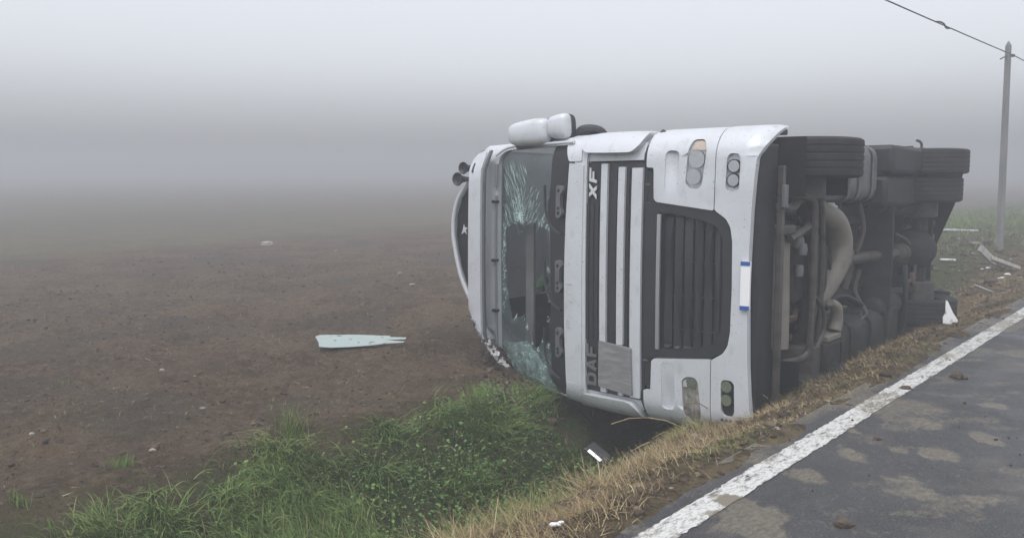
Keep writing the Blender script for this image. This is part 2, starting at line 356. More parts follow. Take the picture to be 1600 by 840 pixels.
def build_road():
    m = bpy.data.materials.new('wet_asphalt'); m.use_nodes = True; n = m.node_tree; L = n.links; b = n.nodes['Principled BSDF']
    co = n.nodes.new('ShaderNodeTexCoord').outputs['Object']
    def noise(scale, det=6, rough=0.6, loc=(0, 0, 0)):
        mp = n.nodes.new('ShaderNodeMapping'); mp.inputs['Location'].default_value = loc
        mp.inputs['Scale'].default_value = scale if isinstance(scale, tuple) else (scale,) * 3
        L.new(co, mp.inputs[0])
        t = n.nodes.new('ShaderNodeTexNoise'); t.inputs['Scale'].default_value = 1; t.inputs['Detail'].default_value = det; t.inputs['Roughness'].default_value = rough
        L.new(mp.outputs[0], t.inputs['Vector']); return t.outputs['Fac']
    def rg(x, lo, hi, a=0.0, c=1.0):
        r = n.nodes.new('ShaderNodeMapRange'); r.inputs[1].default_value = lo; r.inputs[2].default_value = hi; r.inputs[3].default_value = a; r.inputs[4].default_value = c
        L.new(x, r.inputs[0]); return r.outputs[0]
    def mix(f, A, B):
        q = n.nodes.new('ShaderNodeMix'); q.data_type = 'RGBA'; L.new(f, q.inputs['Factor'])
        for k, c in (('A', A), ('B', B)):
            if isinstance(c, tuple): q.inputs[k].default_value = (*c, 1)
            else: L.new(c, q.inputs[k])
        return q.outputs['Result']
    # object axes of the road: X along the road, Y to its left
    c = mix(rg(noise(1.2, 4), 0.35, 0.7), (0.038, 0.038, 0.041), (0.062, 0.061, 0.063))
    c = mix(rg(noise(90, 3, 0.8), 0.50, 0.64), c, (0.115, 0.115, 0.12))
    smear = noise((2.6, 3.2, 3), 7, 0.68, (3, 1, 0))
    c = mix(rg(smear, 0.56, 0.70, 0, 0.35), c, (0.13, 0.115, 0.098))
    c = mix(rg(noise((1.1, 0.9, 1), 6, 0.62, (9, 2, 0)), 0.56, 0.70, 0, 0.6), c, (0.16, 0.145, 0.125))
    c = mix(rg(noise((18, 26, 10), 6, 0.8, (1, 7, 0)), 0.57, 0.64, 0, 0.6), c, (0.20, 0.17, 0.13))
    L.new(c, b.inputs['Base Color'])
    L.new(rg(noise(1.6, 5, 0.6, (5, 5, 0)), 0.35, 0.62, 0.30, 0.75), b.inputs['Roughness'])
    bp = n.nodes.new('ShaderNodeBump'); bp.inputs['Strength'].default_value = 0.9; bp.inputs['Distance'].default_value = 0.010
    L.new(noise(110, 4, 0.75), bp.inputs['Height']); L.new(bp.outputs[0], b.inputs['Normal'])
    def stain(c_in, lo, hi, col):
        a_ = n.nodes.new('ShaderNodeAttribute'); a_.attribute_name = 'mud'
        sp = noise((24, 34, 30), 8, 0.8); q = n.nodes.new('ShaderNodeMath'); q.operation = 'MULTIPLY_ADD'; L.new(sp, q.inputs[0]); q.inputs[1].default_value = 1.25; L.new(a_.outputs['Fac'], q.inputs[2])
        return mix(rg(q.outputs[0], lo, hi), c_in, col)
    c = stain(c, 0.90, 1.14, mix(rg(noise((22, 40, 20), 7, .75), .42, .60), (0.115, 0.102, 0.080), (0.200, 0.178, 0.140)))
    L.new(c, b.inputs['Base Color'])
    tt = np.concatenate([np.arange(-280, 1.5, 12.0), np.arange(1.5, 12, .04), np.arange(12, 40, .6), np.arange(40, 281, 12.0)]); s_ = np.arange(-4.65, 2.161, .0405)
    Tg, Sg = np.meshgrid(tt, s_, indexing='ij'); md = mud(Tg, Sg); nT, nS = Tg.shape; i = np.arange(nT * nS).reshape(nT, nS)
    F = np.stack([i[:-1, :-1], i[1:, :-1], i[1:, 1:], i[:-1, 1:]], -1).reshape(-1, 4)
    sides = [(i[0, 0], i[-1, 0]), (i[-1, -1], i[0, -1])]
    V = np.stack([Tg, Sg, .006 * np.clip(md, 0, .62) * (Tg > 1.5) * (np.abs(Sg - 1.9) > .13) + .0015 * vnoise(Tg * 9, Sg * 9, 3) * 0], -1).reshape(-1, 3)
    V = np.concatenate([V, [(-280, -4.65, -.09), (280, -4.65, -.09), (280, 2.16, -.09), (-280, 2.16, -.09)]]); k = nT * nS
    me = bpy.data.meshes.new('road'); ex = [tuple(i[:, 0][::-1]) + (k, k + 1), tuple(i[:, -1]) + (k + 2, k + 3)]
    me.from_pydata([tuple(v) for v in V.tolist()], [], [tuple(f) for f in F.tolist()] + [tuple(int(q) for q in e) for e in ex]); me.update()
    a_ = me.attributes.new('mud', 'FLOAT', 'POINT'); a_.data.foreach_set('value', np.concatenate([md.ravel(), np.zeros(4)]).astype(np.float32))
    o = link('road', me, m); o.rotation_euler = (0, 0, math.atan2(RD[1], RD[0])); tag(o, kind='structure')
    # worn edge lines: a sheet 4 mm above the asphalt with ragged, chipped edges
    pm = bpy.data.materials.new('worn_road_paint'); pm.use_nodes = True; n = pm.node_tree; L = n.links; b = n.nodes['Principled BSDF']
    co = n.nodes.new('ShaderNodeTexCoord').outputs['Object']
    c = mix(rg(noise((22, 55, 20), 6, 0.7), 0.50, 0.60), (0.58, 0.58, 0.56), (0.33, 0.31, 0.28))
    c = mix(rg(noise((6, 16, 8), 8, 0.78, (2, 2, 0)), 0.525, 0.60, 0, 0.9), c, (0.10, 0.095, 0.09))
    c = mix(rg(noise((1.7, 3, 8), 6, 0.65, (4, 2, 0)), 0.57, 0.68, 0, 0.7), c, (0.26, 0.21, 0.15))
    c = stain(c, 0.98, 1.14, (0.19, 0.165, 0.125))
    L.new(c, b.inputs['Base Color']); b.inputs['Roughness'].default_value = 0.7
    for (a0, a1) in ((1.825, 1.975), (-4.35, -4.20)):
        tt = np.concatenate([np.arange(-2, 14, 0.03), np.arange(14, 60, 0.5), np.arange(60, 270, 10)]) if a0 > 0 else np.arange(-60, 270, 10.0)
        V = []; W = 9
        for k, t in enumerate(tt):
            j0, j1 = (random.gauss(0, 0.004), random.gauss(0, 0.004)) if a0 > 0 else (0, 0)
            V += [(t, a0 + j0 + (a1 + j1 - a0 - j0) * q / (W - 1), 0.0045) for q in range(W)]
        F = [(W * k + q, W * k + W + q, W * k + W + q + 1, W * k + q + 1) for k in range(len(tt) - 1) for q in range(W - 1)]
        o = raw('edge_line', V, F, pm, sm=False); VV = np.array(V)
        a_ = o.data.attributes.new('mud', 'FLOAT', 'POINT'); a_.data.foreach_set('value', mud(VV[:, 0], VV[:, 1]).astype(np.float32)); o.rotation_euler = (0, 0, math.atan2(RD[1], RD[0])); tag(o, kind='structure')
build_road()
# ------------------------------------------------------------------ the lorry, in its own frame: X forward, Y its left side (now up), Z its roof (now to the left)
def truck_matrix():
    yaw, tp, roll = map(math.radians, (41.0, -0.8, 0.8))
    b = Vector((math.sin(yaw) * math.cos(tp), math.cos(yaw) * math.cos(tp), math.sin(tp))); X = -b
    Y0 = (Vector((0, 0, 1)) - X * X.z).normalized(); Z0 = X.cross(Y0)
    Y = Y0 * math.cos(roll) + Z0 * math.sin(roll); Z = X.cross(Y)
    m = Matrix.Identity(4)
    for i, a in enumerate((X, Y, Z)):
        for k in range(3): m[k][i] = a[k]
    m.translation = (2.09, 6.15, 0.74); return m
lorry = bpy.data.objects.new('overturned_lorry', None); C.objects.link(lorry); lorry.matrix_world = truck_matrix()
tag(lorry, 'white lorry tractor lying on its side in the roadside ditch, windscreen shattered', 'lorry')

def base(z): return float(np.interp(z, [.2, .4, 1.2, 2.1, 3.2, 3.5, 3.8], [-.03, 0, 0, -.03, -.30, -.36, -.6]))
def fx(y, z):
    a = abs(y); r, e = .25, 1.26; c = 0
    if a > e - r:
        t = min((a - (e - r)) / r, 1); c = r * (1 - math.sqrt(max(0, 1 - t * t)))
    return base(z) - c - .03 * (a / 1.25) ** 2
def crush(p):
    """the low roof corner has been driven into the soil"""
    x, y, z = p
    line = -.66 - (3.43 - z) * 1.08
    if y < line:
        k = line - y
        q = float(vnoise(np.array([x * 9 + 3]), np.array([z * 14 + y * 6]), 5)[0]) - .5
        return Vector((x - .25 * k + .05 * q, line - .10 * k + .07 * q, z + .05 * q))
    return Vector(p)
def panel(name, outer, m, parent=lorry, holes=(), off=0.0, th=.02, surf=fx, bev=.006, warp=None, ystep=.12, zstep=.2, ang=30):
    bm = bmesh.new()
    for loop in [outer, *holes]:
        vs = [bm.verts.new((0, y, z)) for y, z in loop]
        for a, b in zip(vs, vs[1:] + vs[:1]): bm.edges.new((a, b))
    bmesh.ops.triangle_fill(bm, edges=bm.edges[:], use_beauty=True, use_dissolve=False)
    ys = [p[0] for p in outer]; zs = [p[1] for p in outer]
    cuts = set(np.arange(-1.32, 1.33, ystep).round(3))
    for e in (1.02, 1.06, 1.10, 1.14, 1.17, 1.20, 1.22, 1.24, 1.255): cuts |= {e, -e}
    for y in sorted(cuts):
        if min(ys) + .004 < y < max(ys) - .004:
            bmesh.ops.bisect_plane(bm, geom=bm.verts[:] + bm.edges[:] + bm.faces[:], plane_co=(0, y, 0), plane_no=(0, 1, 0), dist=1e-5)
    for z in np.arange(.2, 4.2, zstep):
        if min(zs) + .01 < z < max(zs) - .01:
            bmesh.ops.bisect_plane(bm, geom=bm.verts[:] + bm.edges[:] + bm.faces[:], plane_co=(0, 0, z), plane_no=(0, 0, 1), dist=1e-5)
    front = set(bm.verts[:]); ret = bmesh.ops.extrude_face_region(bm, geom=bm.faces[:])
    new = [g for g in ret['geom'] if isinstance(g, bmesh.types.BMVert)]
    newset = set(new)
    for v in bm.verts:
        x = surf(v.co.y, v.co.z) + off - (0 if v in newset else th)
        v.co = Vector((x, v.co.y, v.co.z))
        if warp: v.co = warp(v.co)
    return from_bm(name, bm, m, parent, ang, bev)
def sub(o, parent): o.parent = parent; return o

# --- cab shell: front frame round the windscreen, side walls, roof, floor, back wall
def build_cab():
    ws = rnd([(-1.19, 2.06), (1.17, 2.06), (1.15, 3.235), (-1.165, 3.235)], .16, 8)
    frame = rnd([(-1.22, 1.92), (1.25, 1.92), (1.21, 3.62), (-1.20, 3.62)], .12, 6)
    cab = panel('cab_body', frame, M['white'], holes=[ws], off=0, th=.07, bev=.012, warp=crush)
    bm = bmesh.new()
    def wall(name, pts, m, thick):
        """a slab through four corner points, subdivided so the crushed corner can bend it"""
        bm = bmesh.new(); a, b, c, d = map(Vector, pts); n = 14; g = []
        for i in range(n + 1):
            for j in range(n + 1):
                u, v = i / n, j / n
                g.append(bm.verts.new((a * (1 - u) + b * u) * (1 - v) + (d * (1 - u) + c * u) * v))
        for i in range(n):
            for j in range(n): bm.faces.new((g[i * (n + 1) + j], g[(i + 1) * (n + 1) + j], g[(i + 1) * (n + 1) + j + 1], g[i * (n + 1) + j + 1]))
        bmesh.ops.solidify(bm, geom=bm.faces[:], thickness=thick)
        for v in bm.verts: v.co = crush(v.co)
        return from_bm(name, bm, m, cab if False else lorry)
    wall('cab_side', [(-.36, 1.235, 1.10), (-2.2, 1.235, 1.10), (-2.2, 1.235, 3.55), (-.66, 1.215, 3.55)], M['white'], .04)
    wall('cab_side', [(-.5, -1.235, 1.10), (-2.2, -1.235, 1.10), (-2.2, -1.235, 3.55), (-.66, -1.215, 3.55)], M['white'], -.04)
    wall('cab_roof', [(-.45, 1.17, 3.60), (-2.2, 1.17, 3.66), (-2.2, -1.17, 3.66), (-.45, -1.17, 3.60)], M['white'], .04)
    wall('cab_back_wall', [(-2.18, 1.2, 1.12), (-2.18, -1.2, 1.12), (-2.18, -1.2, 3.6), (-2.18, 1.2, 3.6)], M['cabin'], .03)
    wall('cab_floor', [(-.2, 1.18, 1.18), (-2.15, 1.18, 1.18), (-2.15, -1.18, 1.18), (-.2, -1.18, 1.18)], M['black'], .05)
    wall('cabin_lining', [(-.55, -.45, 3.56), (-2.15, -.45, 3.56), (-2.15, -1.2, 2.75), (-.55, -1.2, 2.75)], M['cabin'], .02)
    # interior
    box('dashboard', -.75, -.32, -1.12, 1.12, 1.75, 2.36, M['cabin'], lorry, .04)
    bm = bmesh.new(); add_box(bm, -1.55, -1.0, .25, .80, 2.0, 2.2); add_box(bm, -1.65, -1.45, .25, .80, 2.2, 2.95)
    from_bm('driver_seat', bm, M['cabin'], lorry, bev=.05)
    bm = bmesh.new(); add_box(bm, -1.55, -1.0, -.80, -.25, 2.0, 2.2); add_box(bm, -1.65, -1.45, -.80, -.25, 2.2, 2.95)
    from_bm('passenger_seat', bm, M['cabin'], lorry, bev=.05)
    sw = lathe('steering_wheel', [(.22 + .017 * math.cos(a), .017 * math.sin(a)) for a in np.linspace(0, 2 * PI, 9)[:-1]], M['black'], lorry, 28, (0, 0, 0), 'Z')
    sw.location = (-.85, .52, 2.45); sw.rotation_euler = (0, math.radians(-25), 0)
    box('sun_blind', -.62, -.58, -.95, .42, 2.98, 3.09, M['cabingrey'], lorry, .01)
    tube('hanging_cloth', [(-.55, -.10, 2.84), (-.56, -.16, 2.83), (-.55, -.22, 2.85), (-.57, -.27, 2.82)], [.015, .05, .06, .02], M['greencloth'], lorry, 8)
build_cab()

def build_glass():
    ws = rnd([(-1.20, 2.04), (1.19, 2.04), (1.17, 3.25), (-1.14, 3.25)], .17, 8)
    hole = [(0.41, 3.10), (0.44, 2.98), (0.45, 2.56), (0.42, 2.49), (0.36, 2.46), (.0, 2.45), (-.3, 2.43), (-.42, 2.39), (-.48, 2.46), (-.6, 2.42), (-.74, 2.47), (-.70, 2.56), (-.80, 2.62),
            (-.77, 2.72), (-.60, 2.80), (-.50, 2.86), (-.53, 2.98), (-.56, 3.05), (-.3, 3.12), (-.1, 3.15), (.2, 3.165), (.36, 3.15)]
    g = panel('windscreen', ws, M['glass'], holes=[hole], off=-.055, th=.008, bev=0, warp=crush, ystep=.06, zstep=.06)
    me = g.data; sh = np.zeros(len(me.vertices))
    for i, v in enumerate(me.vertices):
        y, z = v.co.y, v.co.z
        d = math.hypot((y - .52) / .16, (z - 2.95) / .12); a = math.exp(-d * d) * 1.1
        de = min(math.hypot(y - p[0], z - p[1]) for p in hole); e = math.exp(-(de / .035) ** 2) * .8
        ridge = .75 * math.exp(-((z - 3.0 - (y - .75) * .15) / .10) ** 2) * math.exp(-((y - .72) / .22) ** 2)
        low = 1.0 * float(smoothstep(-.72, -.95, np.array(y)))
        left = .6 * math.exp(-((z - 3.18) / .05) ** 2) * (1 if -.5 < y < .45 else 0)
        sh[i] = min(1, max(a, e, low, ridge, left, .06))
    at_ = me.attributes.new('shatter', 'FLOAT', 'POINT'); at_.data.foreach_set('value', sh.astype(np.float32))
    # individual long cracks that catch the light
    V, F = [], []
    def crk(y, z, ang, ln, wd):
        dy, dz = math.sin(ang) * ln / 2, math.cos(ang) * ln / 2; py, pz = -math.cos(ang) * wd / 2, math.sin(ang) * wd / 2
        q = [(y - dy, z - dz), (y + py, z + pz), (y + dy, z + dz), (y - py, z - pz)]
        if any(abs(a) > 1.12 or not 2.1 < b < 3.215 for a, b in q): return
        k = len(V)
        for a, b in q: V.append(crush(Vector((fx(a, b) - .0535, a, b))))
        F.append((k, k + 1, k + 2, k + 3))
    r = random.Random(3)
    for _ in range(120):                                   # slanting hatch of cracks above the impact
        y = r.uniform(.45, 1.02); z = 3.19 - r.random() ** 1.2 * .36 - (1.0 - y) * .05
        crk(y, z, PI + r.gauss(1.15, .10), r.uniform(.04, .22), r.uniform(.002, .006))
    for _ in range(60):
        crk(r.uniform(.42, .78), r.gauss(2.72, .09), r.gauss(2.15, .12), r.uniform(.03, .13), r.uniform(.002, .005))
    for _ in range(65):                                    # burst at the impact
        a = r.uniform(0, 2 * PI); d = abs(r.gauss(0, .10))
        crk(.50 + d * math.sin(a), 2.92 + .6 * d * math.cos(a), a + r.gauss(0, .25), r.uniform(.02, .12), r.uniform(.003, .008))
    for k in range(9):
        crk(r.uniform(.4, .62), r.uniform(2.42, 2.7), r.gauss(2.2, .1), r.uniform(.15, .3), .003)
    for _ in range(90):                                    # crumbled rim of the hole
        p = hole[r.randrange(len(hole))]; crk(p[0] + r.gauss(0, .02), p[1] + r.gauss(0, .012), r.uniform(0, PI), r.uniform(.02, .07), r.uniform(.004, .010))
    for _ in range(70):
        y = r.uniform(-.5, .42); crk(y, 3.15 + r.gauss(.03, .018), r.gauss(2.0, .3), r.uniform(.02, .06), r.uniform(.003, .007))
    c = raw('cracks', V, F, M['crack'], g, sm=False)
    c['kind'] = 'stuff'
    # loose flap of shattered laminate hanging out at the low end
    bm = bmesh.new(); n1, n2 = 16, 9; G = []
    L0 = [(-.80, 3.08), (-.95, 3.00), (-1.10, 2.78), (-1.22, 2.55), (-1.32, 2.42)]; L1 = [(-.72, 2.74), (-.80, 2.62), (-.92, 2.44), (-1.10, 2.32), (-1.30, 2.28)]
    def li(Lp, u): 
        x = u * (len(Lp) - 1); i = min(int(x), len(Lp) - 2); f = x - i
        return (Lp[i][0] * (1 - f) + Lp[i + 1][0] * f, Lp[i][1] * (1 - f) + Lp[i + 1][1] * f)
    for i in range(n1 + 1):
        a, b = li(L0, i / n1), li(L1, i / n1)
        for j in range(n2 + 1):
            f = j / n2; y, z = a[0] * (1 - f) + b[0] * f, a[1] * (1 - f) + b[1] * f
            G.append(bm.verts.new((fx(y, z) + .01 + .05 * math.sin(PI * f) + r.uniform(-.008, .008), y + r.uniform(-.008, .008), z)))
    for i in range(n1):
        for j in range(n2): bm.faces.new((G[i * (n2 + 1) + j], G[(i + 1) * (n2 + 1) + j], G[(i + 1) * (n2 + 1) + j + 1], G[i * (n2 + 1) + j + 1]))
    o = from_bm('windscreen_flap', bm, M['glass'], lorry, ang=60)
    a_ = o.data.attributes.new('shatter', 'FLOAT', 'POINT'); a_.data.foreach_set('value', np.clip(rng.normal(.85, .25, len(o.data.vertices)), .1, 1).astype(np.float32))
build_glass()

def build_front():
    # sun visor, gutter strips, marker lamp
    vs = lambda y, z: -.12 - .03 * (y / 1.2) ** 2 - .12 * max(0, abs(y) - .95) / .25 - (z - 3.3) * .35
    v = panel('sun_visor', rnd([(-1.19, 3.31), (1.17, 3.31), (1.10, 3.555), (-1.10, 3.57)], .10, 6), M['white'], surf=vs, th=.05, bev=.01, warp=crush)
    panel('marker_lamp', rrect(.93, 1.03, 3.465, 3.495, .012), M['darkgrey'], v, surf=vs, off=.006, th=.02, bev=.003)
    panel('visor_gutter', rnd([(-1.15, 3.272), (1.16, 3.272), (1.15, 3.318), (-1.15, 3.318)], .02), M['alu'], surf=vs, off=-.03, th=.03, warp=crush)
    panel('visor_strip', rrect(.78, 1.02, 3.225, 3.265, .01), M['chrome'], off=.03, th=.03, warp=crush)
    panel('visor_strip', rrect(-1.05, .70, 3.232, 3.262, .01), M['chrome'], off=.02, th=.02, warp=crush)
    for y in (.62, .02, -.5): panel('visor_bracket', rrect(y, y + .03, 3.225, 3.29, .01), M['black'], off=.045, th=.06, bev=.004, warp=crush)
    tube('pillar_trim', [(fx(1.17, 2.1) + .02, 1.19, 2.1), (fx(1.17, 2.6) + .02, 1.19, 2.6), (fx(1.16, 3.08) + .02, 1.18, 3.08), (fx(1.05, 3.26) + .02, 1.10, 3.26)], .014, M['white'], lorry, 8)
    # black panel under the windscreen with its brackets and wiper arms
    panel('scuttle_panel', rnd([(-1.24, 2.0), (1.20, 2.0), (1.20, 2.40), (.8, 2.42), (.55, 2.47), (.4, 2.42), (-.4, 2.40), (-.55, 2.44), (-.8, 2.40), (-1.24, 2.42)], .05), M['black'], off=-.035, th=.03)
    for y0, y1 in ((.50, .80), (-.19, .11), (-.80, -.52)):
        b = panel('panel_hinge', rnd([(y0, 2.22), (y0 + .05, 2.19), (y0 + .09, 2.22), (y1 - .08, 2.22), (y1 - .05, 2.18), (y1, 2.21), (y1, 2.28), (y0, 2.28)], .03, 4), M['alu'], off=.03, th=.05, bev=.006)
        for yy in (y0 + .045, (y0 + y1) / 2 - .06, y1 - .05):
            h = lathe('bolt_hole', [(.016, 0), (.016, .012)], M['black'], b, 10, (0, 0, 0), 'X', closed=False); h.location = (fx(yy, 2.24) + .024, yy, 2.24)
    for y0 in (.35, -.35, -1.0):
        pts = [(fx(0, 2.2) - .0, y0, 2.20), (fx(0, 2.3), y0 + .05, 2.32), (fx(0, 2.4), y0 + .2, 2.42), (fx(0, 2.44), y0 + .45, 2.44)]
        tube('wiper_arm', [(x + .02, y, z) for x, y, z in pts], .014, M['darkgrey'], lorry, 6)
    # upper front panel: white band, black infill, three white strips
    wp = panel('front_band', rnd([(-1.06, 1.955), (.98, 1.95), (1.00, 2.115), (.5, 2.15), (0, 2.165), (-.5, 2.165), (-1.07, 2.145)], .015), M['white'], off=.012, th=.04, bev=.008)
    # faint residue of removed letters on the band
    def stroke(p, wdt=.012):
        (a, b), (c, d) = p; ln = math.hypot(c - a, d - b); ny, nz = -(d - b) / ln * wdt / 2, (c - a) / ln * wdt / 2
        return [(a + ny, b + nz), (a - ny, b - nz), (c - ny, d - nz), (c + ny, d + nz)]
    G = []
    x = -.50
    for gl in (((0, 0), (0, 1)), ((0, 1), (.5, 1)), ((.5, 1), (.5, .5)), ((.5, .5), (0, .5))): G.append(gl)
    G += [((.8, .5), (1.0, .5)), ((1.3, 0), (1.3, 1)), ((1.6, 1), (1.85, 0)), ((1.85, 0), (2.1, 1)), ((2.4, 0), (2.4, 1)), ((2.4, 1), (2.8, 1)), ((3.1, 0), (3.1, 1))]
    for a, b in G:
        q = [(x + .13 * a[0], 2.065 + .065 * a[1]), (x + .13 * b[0], 2.065 + .065 * b[1])]
        if abs(q[0][0] - q[1][0]) + abs(q[0][1] - q[1][1]) > .005: panel('letter_residue', stroke(q, .009), M['ghost'], wp, off=.0135, th=.003, bev=0)
    infill = panel('front_infill', rnd([(-1.06, 1.30), (.99, 1.29), (1.0, 1.948), (-1.06, 1.952)], .02), M['darkgrey'], off=-.025, th=.03)
    for z0, z1, ya, yb in ((1.585, 1.668, -.64, .935), (1.455, 1.495, -.64, .93), (1.78, 1.935, -.58, .64)):
        for k in range(3 if z1 - z0 > .1 else 1):
            zz = z0 + (z1 - z0) * (k + .5) / (3 if z1 - z0 > .1 else 1); hw = .016 if z1 - z0 > .1 else (z1 - z0) / 2 - .012
            panel('infill_rib', rrect(ya, yb, zz - hw, zz + hw, .006), M['darkgrey'], infill, off=-.014, th=.02, bev=.004)
    for z0, z1, ya, yb in ((1.69, 1.757, -.60, .985), (1.505, 1.573, -.59, .955), (1.325, 1.432, -1.04, .945)):
        panel('white_strip', rrect(ya, yb, z0, z1, .008), M['white'], off=.004, th=.03, bev=.006)
    for z0, z1 in ((1.69, 1.75), (1.51, 1.56)): panel('white_strip', rrect(-1.045, -.985, z0, z1, .006), M['white'], off=.0, th=.03, bev=.004)
    panel('grey_patch', rnd([(-.575, 1.745), (-.60, 1.405), (-1.02, 1.395), (-.99, 1.755)], .01), M['tape'], off=.03, th=.02, bev=.004)
    # emblems: reading upwards in the photograph
    def glyphs(name, m, defs, y0, y1, z0, z1, n, off=0, slant=.0):
        cw = (y1 - y0) / n
        root = None
        for i, (outer, holes) in enumerate(defs):
            f = lambda p: (y0 + cw * (i + p[0] * .86) + slant * (p[1] - .5), z0 + (z1 - z0) * p[1])
            g = panel(name, [f(p) for p in outer], m, lorry, holes=[[f(p) for p in h] for h in holes], off=off, th=.012, bev=.002)
    X_ = ([(0, 0), (.30, 0), (.5, .30), (.70, 0), (1, 0), (.68, .5), (1, 1), (.70, 1), (.5, .70), (.30, 1), (0, 1), (.32, .5)], [])
    F_ = ([(0, 0), (.24, 0), (.24, .38), (.80, .38), (.80, .60), (.24, .60), (.24, .78), (1, .78), (1, 1), (0, 1)], [])
    D_ = ([(0, 0), (.70, 0), (.93, .14), (1, .34), (1, .66), (.93, .86), (.70, 1), (0, 1)], [[(.26, .22), (.26, .78), (.62, .78), (.74, .66), (.74, .34), (.62, .22)]])
    A_ = ([(0, 0), (.26, 0), (.34, .20), (.66, .20), (.74, 0), (1, 0), (.64, 1), (.36, 1)], [[(.41, .40), (.50, .68), (.59, .40)]])
    glyphs('emblem_letter', M['emblem'], [X_, F_], .685, .965, 1.805, 1.888, 2, .004, .02)
    glyphs('emblem_letter', M['emblem_dark'], [D_, A_, F_], -1.0, -.61, 1.795, 1.905, 3, .002)
    # rounded corner deflectors each side of the infill, with the recessed intake
    for sgn in (1, -1):
        f = (lambda p: p) if sgn > 0 else mir
        cs = lambda y, z: fx(y, z) + .035 + .04 * math.sin(min(1, max(0, (z - 1.3) / .75)) * PI) ** .7
        panel('corner_deflector', f(rnd([(1.075, 1.42), (1.15, 1.35), (1.262, 1.33), (1.268, 1.55), (1.268, 1.9), (1.255, 2.03), (1.12, 1.965), (1.085, 1.90), (1.078, 1.7)], .05, 5)), M['white'], surf=cs, th=.09, bev=.014)
        panel('deflector_intake', f(rnd([(1.01, 1.33), (1.16, 1.33), (1.16, 1.96), (1.01, 1.945)], .02)), M['white'], off=-.03, th=.02)
        panel('cab_corner', f(rnd([(1.015, 1.97), (1.12, 1.985), (1.26, 2.045), (1.262, 2.20), (1.22, 2.22), (1.05, 2.14), (1.012, 2.12)], .02)), M['white'], off=.012, th=.06, bev=.01)
        # step-edge gap between deflector and headlamp panel
        tube('gap_seal', [(fx(.9, 1.27) - .04, sgn * .95, 1.30), (fx(1.05, 1.3) - .04, sgn * 1.06, 1.305), (fx(1.2, 1.3) - .03, sgn * 1.17, 1.28), (fx(1.24, 1.25) - .04, sgn * 1.25, 1.24)], .028, M['black'], lorry, 8)
    # headlamp panels
    for sgn in (1, -1):
        f = (lambda p: p) if sgn > 0 else mir
        lamp = rnd([(.765, .80), (.80, .765), (1.07, .735), (1.165, .775), (1.165, .875), (1.09, .90), (.81, .915), (.775, .88)], .03, 5)
        scoop = rnd([(.68, .985), (1.075, .975), (1.085, 1.105), (.68, 1.11)], .05, 5)
        hp = panel('headlamp_panel', f(rnd([(.597, .655), (1.266, .655), (1.268, 1.2), (1.262, 1.285), (.945, 1.285), (.945, 1.215), (.685, 1.205), (.66, 1.18)], .018, 3)), M['white'], holes=[f(lamp), f(scoop)], off=.008, th=.05, bev=.010)
        ss = lambda y, z: fx(y, z) - .038 * float(smoothstep(.70, 1.02, np.array(abs(y)))) * max(0, 1 - ((z - 1.043) / .075) ** 2) + .004
        panel('panel_recess', f(rnd([(.675, .975), (1.085, .965), (1.095, 1.115), (.675, 1.12)], .03)), M['white'], hp, surf=ss, th=.015, bev=0, ystep=.03, zstep=.02, ang=80)
        hl = panel('headlight', f(rnd([(.755, .79), (.79, .755), (1.07, .725), (1.175, .765), (1.175, .885), (1.09, .91), (.80, .925), (.765, .89)], .03, 5)), M['lampgrey'] if sgn > 0 else M['dustlens'], off=-.035 if sgn > 0 else -.008, th=.03)
        if sgn > 0:
            for cy, cz, rr in ((1.005, .825, .070), (.865, .848, .064)):
                q = lathe('headlamp_bowl', [(rr, .012), (rr * .9, .0), (rr * .75, -.012), (rr * .45, -.024), (.012, -.03), (.010, -.012), (.006, -.004)], M['reflector'], hl, 28, (0, 0, 0), 'X', closed=False); q.location = (fx(cy, cz) - .012, cy, cz)
                q2 = lathe('headlamp_ring', [(rr * 1.02, .006), (rr * 1.02, -.01), (rr * .95, -.01), (rr * .95, .006)], M['dirtymetal'], hl, 28, (0, 0, 0), 'X'); q2.location = (fx(cy, cz) - .01, cy, cz)
                bl = lathe('bulb', [(.012, -.03), (.016, -.01), (.014, .006), (.004, .010)], M['darkgrey'], hl, 14, (0, 0, 0), 'X', closed=False); bl.location = (fx(cy, cz) - .012, cy, cz)
            panel('headlamp_lens', rnd([(.775, .80), (.805, .775), (1.07, .745), (1.155, .78), (1.155, .872), (1.09, .89), (.815, .905), (.785, .878)], .03, 5), M['clear'], hl, off=.004, th=.006, bev=.002)
            panel('indicator_lens', rnd([(1.075, .745), (1.155, .775), (1.155, .868), (1.085, .885)], .015), M['amber'], hl, off=-.012, th=.02)
        else:
            hl['label'] = 'dust covered headlight'
            panel('lens_fragment', [(-.785, .80), (-.86, .79), (-.85, .86), (-.80, .87)], M['reflector'], hl, off=.002, th=.006, bev=0)
            panel('lens_fragment', [(-.80, .875), (-.86, .865), (-.86, .905), (-.81, .90)], M['lampgrey'], hl, off=.002, th=.006, bev=0)
    # bumper with fog lamp openings
    fog = lambda s: rnd([(s * .745, .47), (s * .77, .445), (s * 1.0, .440), (s * 1.04, .46), (s * 1.045, .53), (s * 1.01, .555), (s * .78, .56), (s * .745, .54)][::s], .03, 4)
    half = [(0, .352), (.6, .34), (1.0, .32), (1.15, .255), (1.25, .225), (1.268, .26), (1.268, .645), (.99, .646), (.60, .645), (.535, .545), (.47, .505), (.36, .485), (0, .478)]
    outline = half + [(-y, z) for y, z in half[1:-1]][::-1]
    bs = lambda y, z: fx(y, z) + .012 - .10 * max(0, (.36 - z) / .12) ** 2 * (1 if abs(y) > .9 else .25)
    panel('bumper', rnd(outline, .02, 3), M['white'], holes=[fog(1), fog(-1)], surf=bs, th=.06, bev=.012)
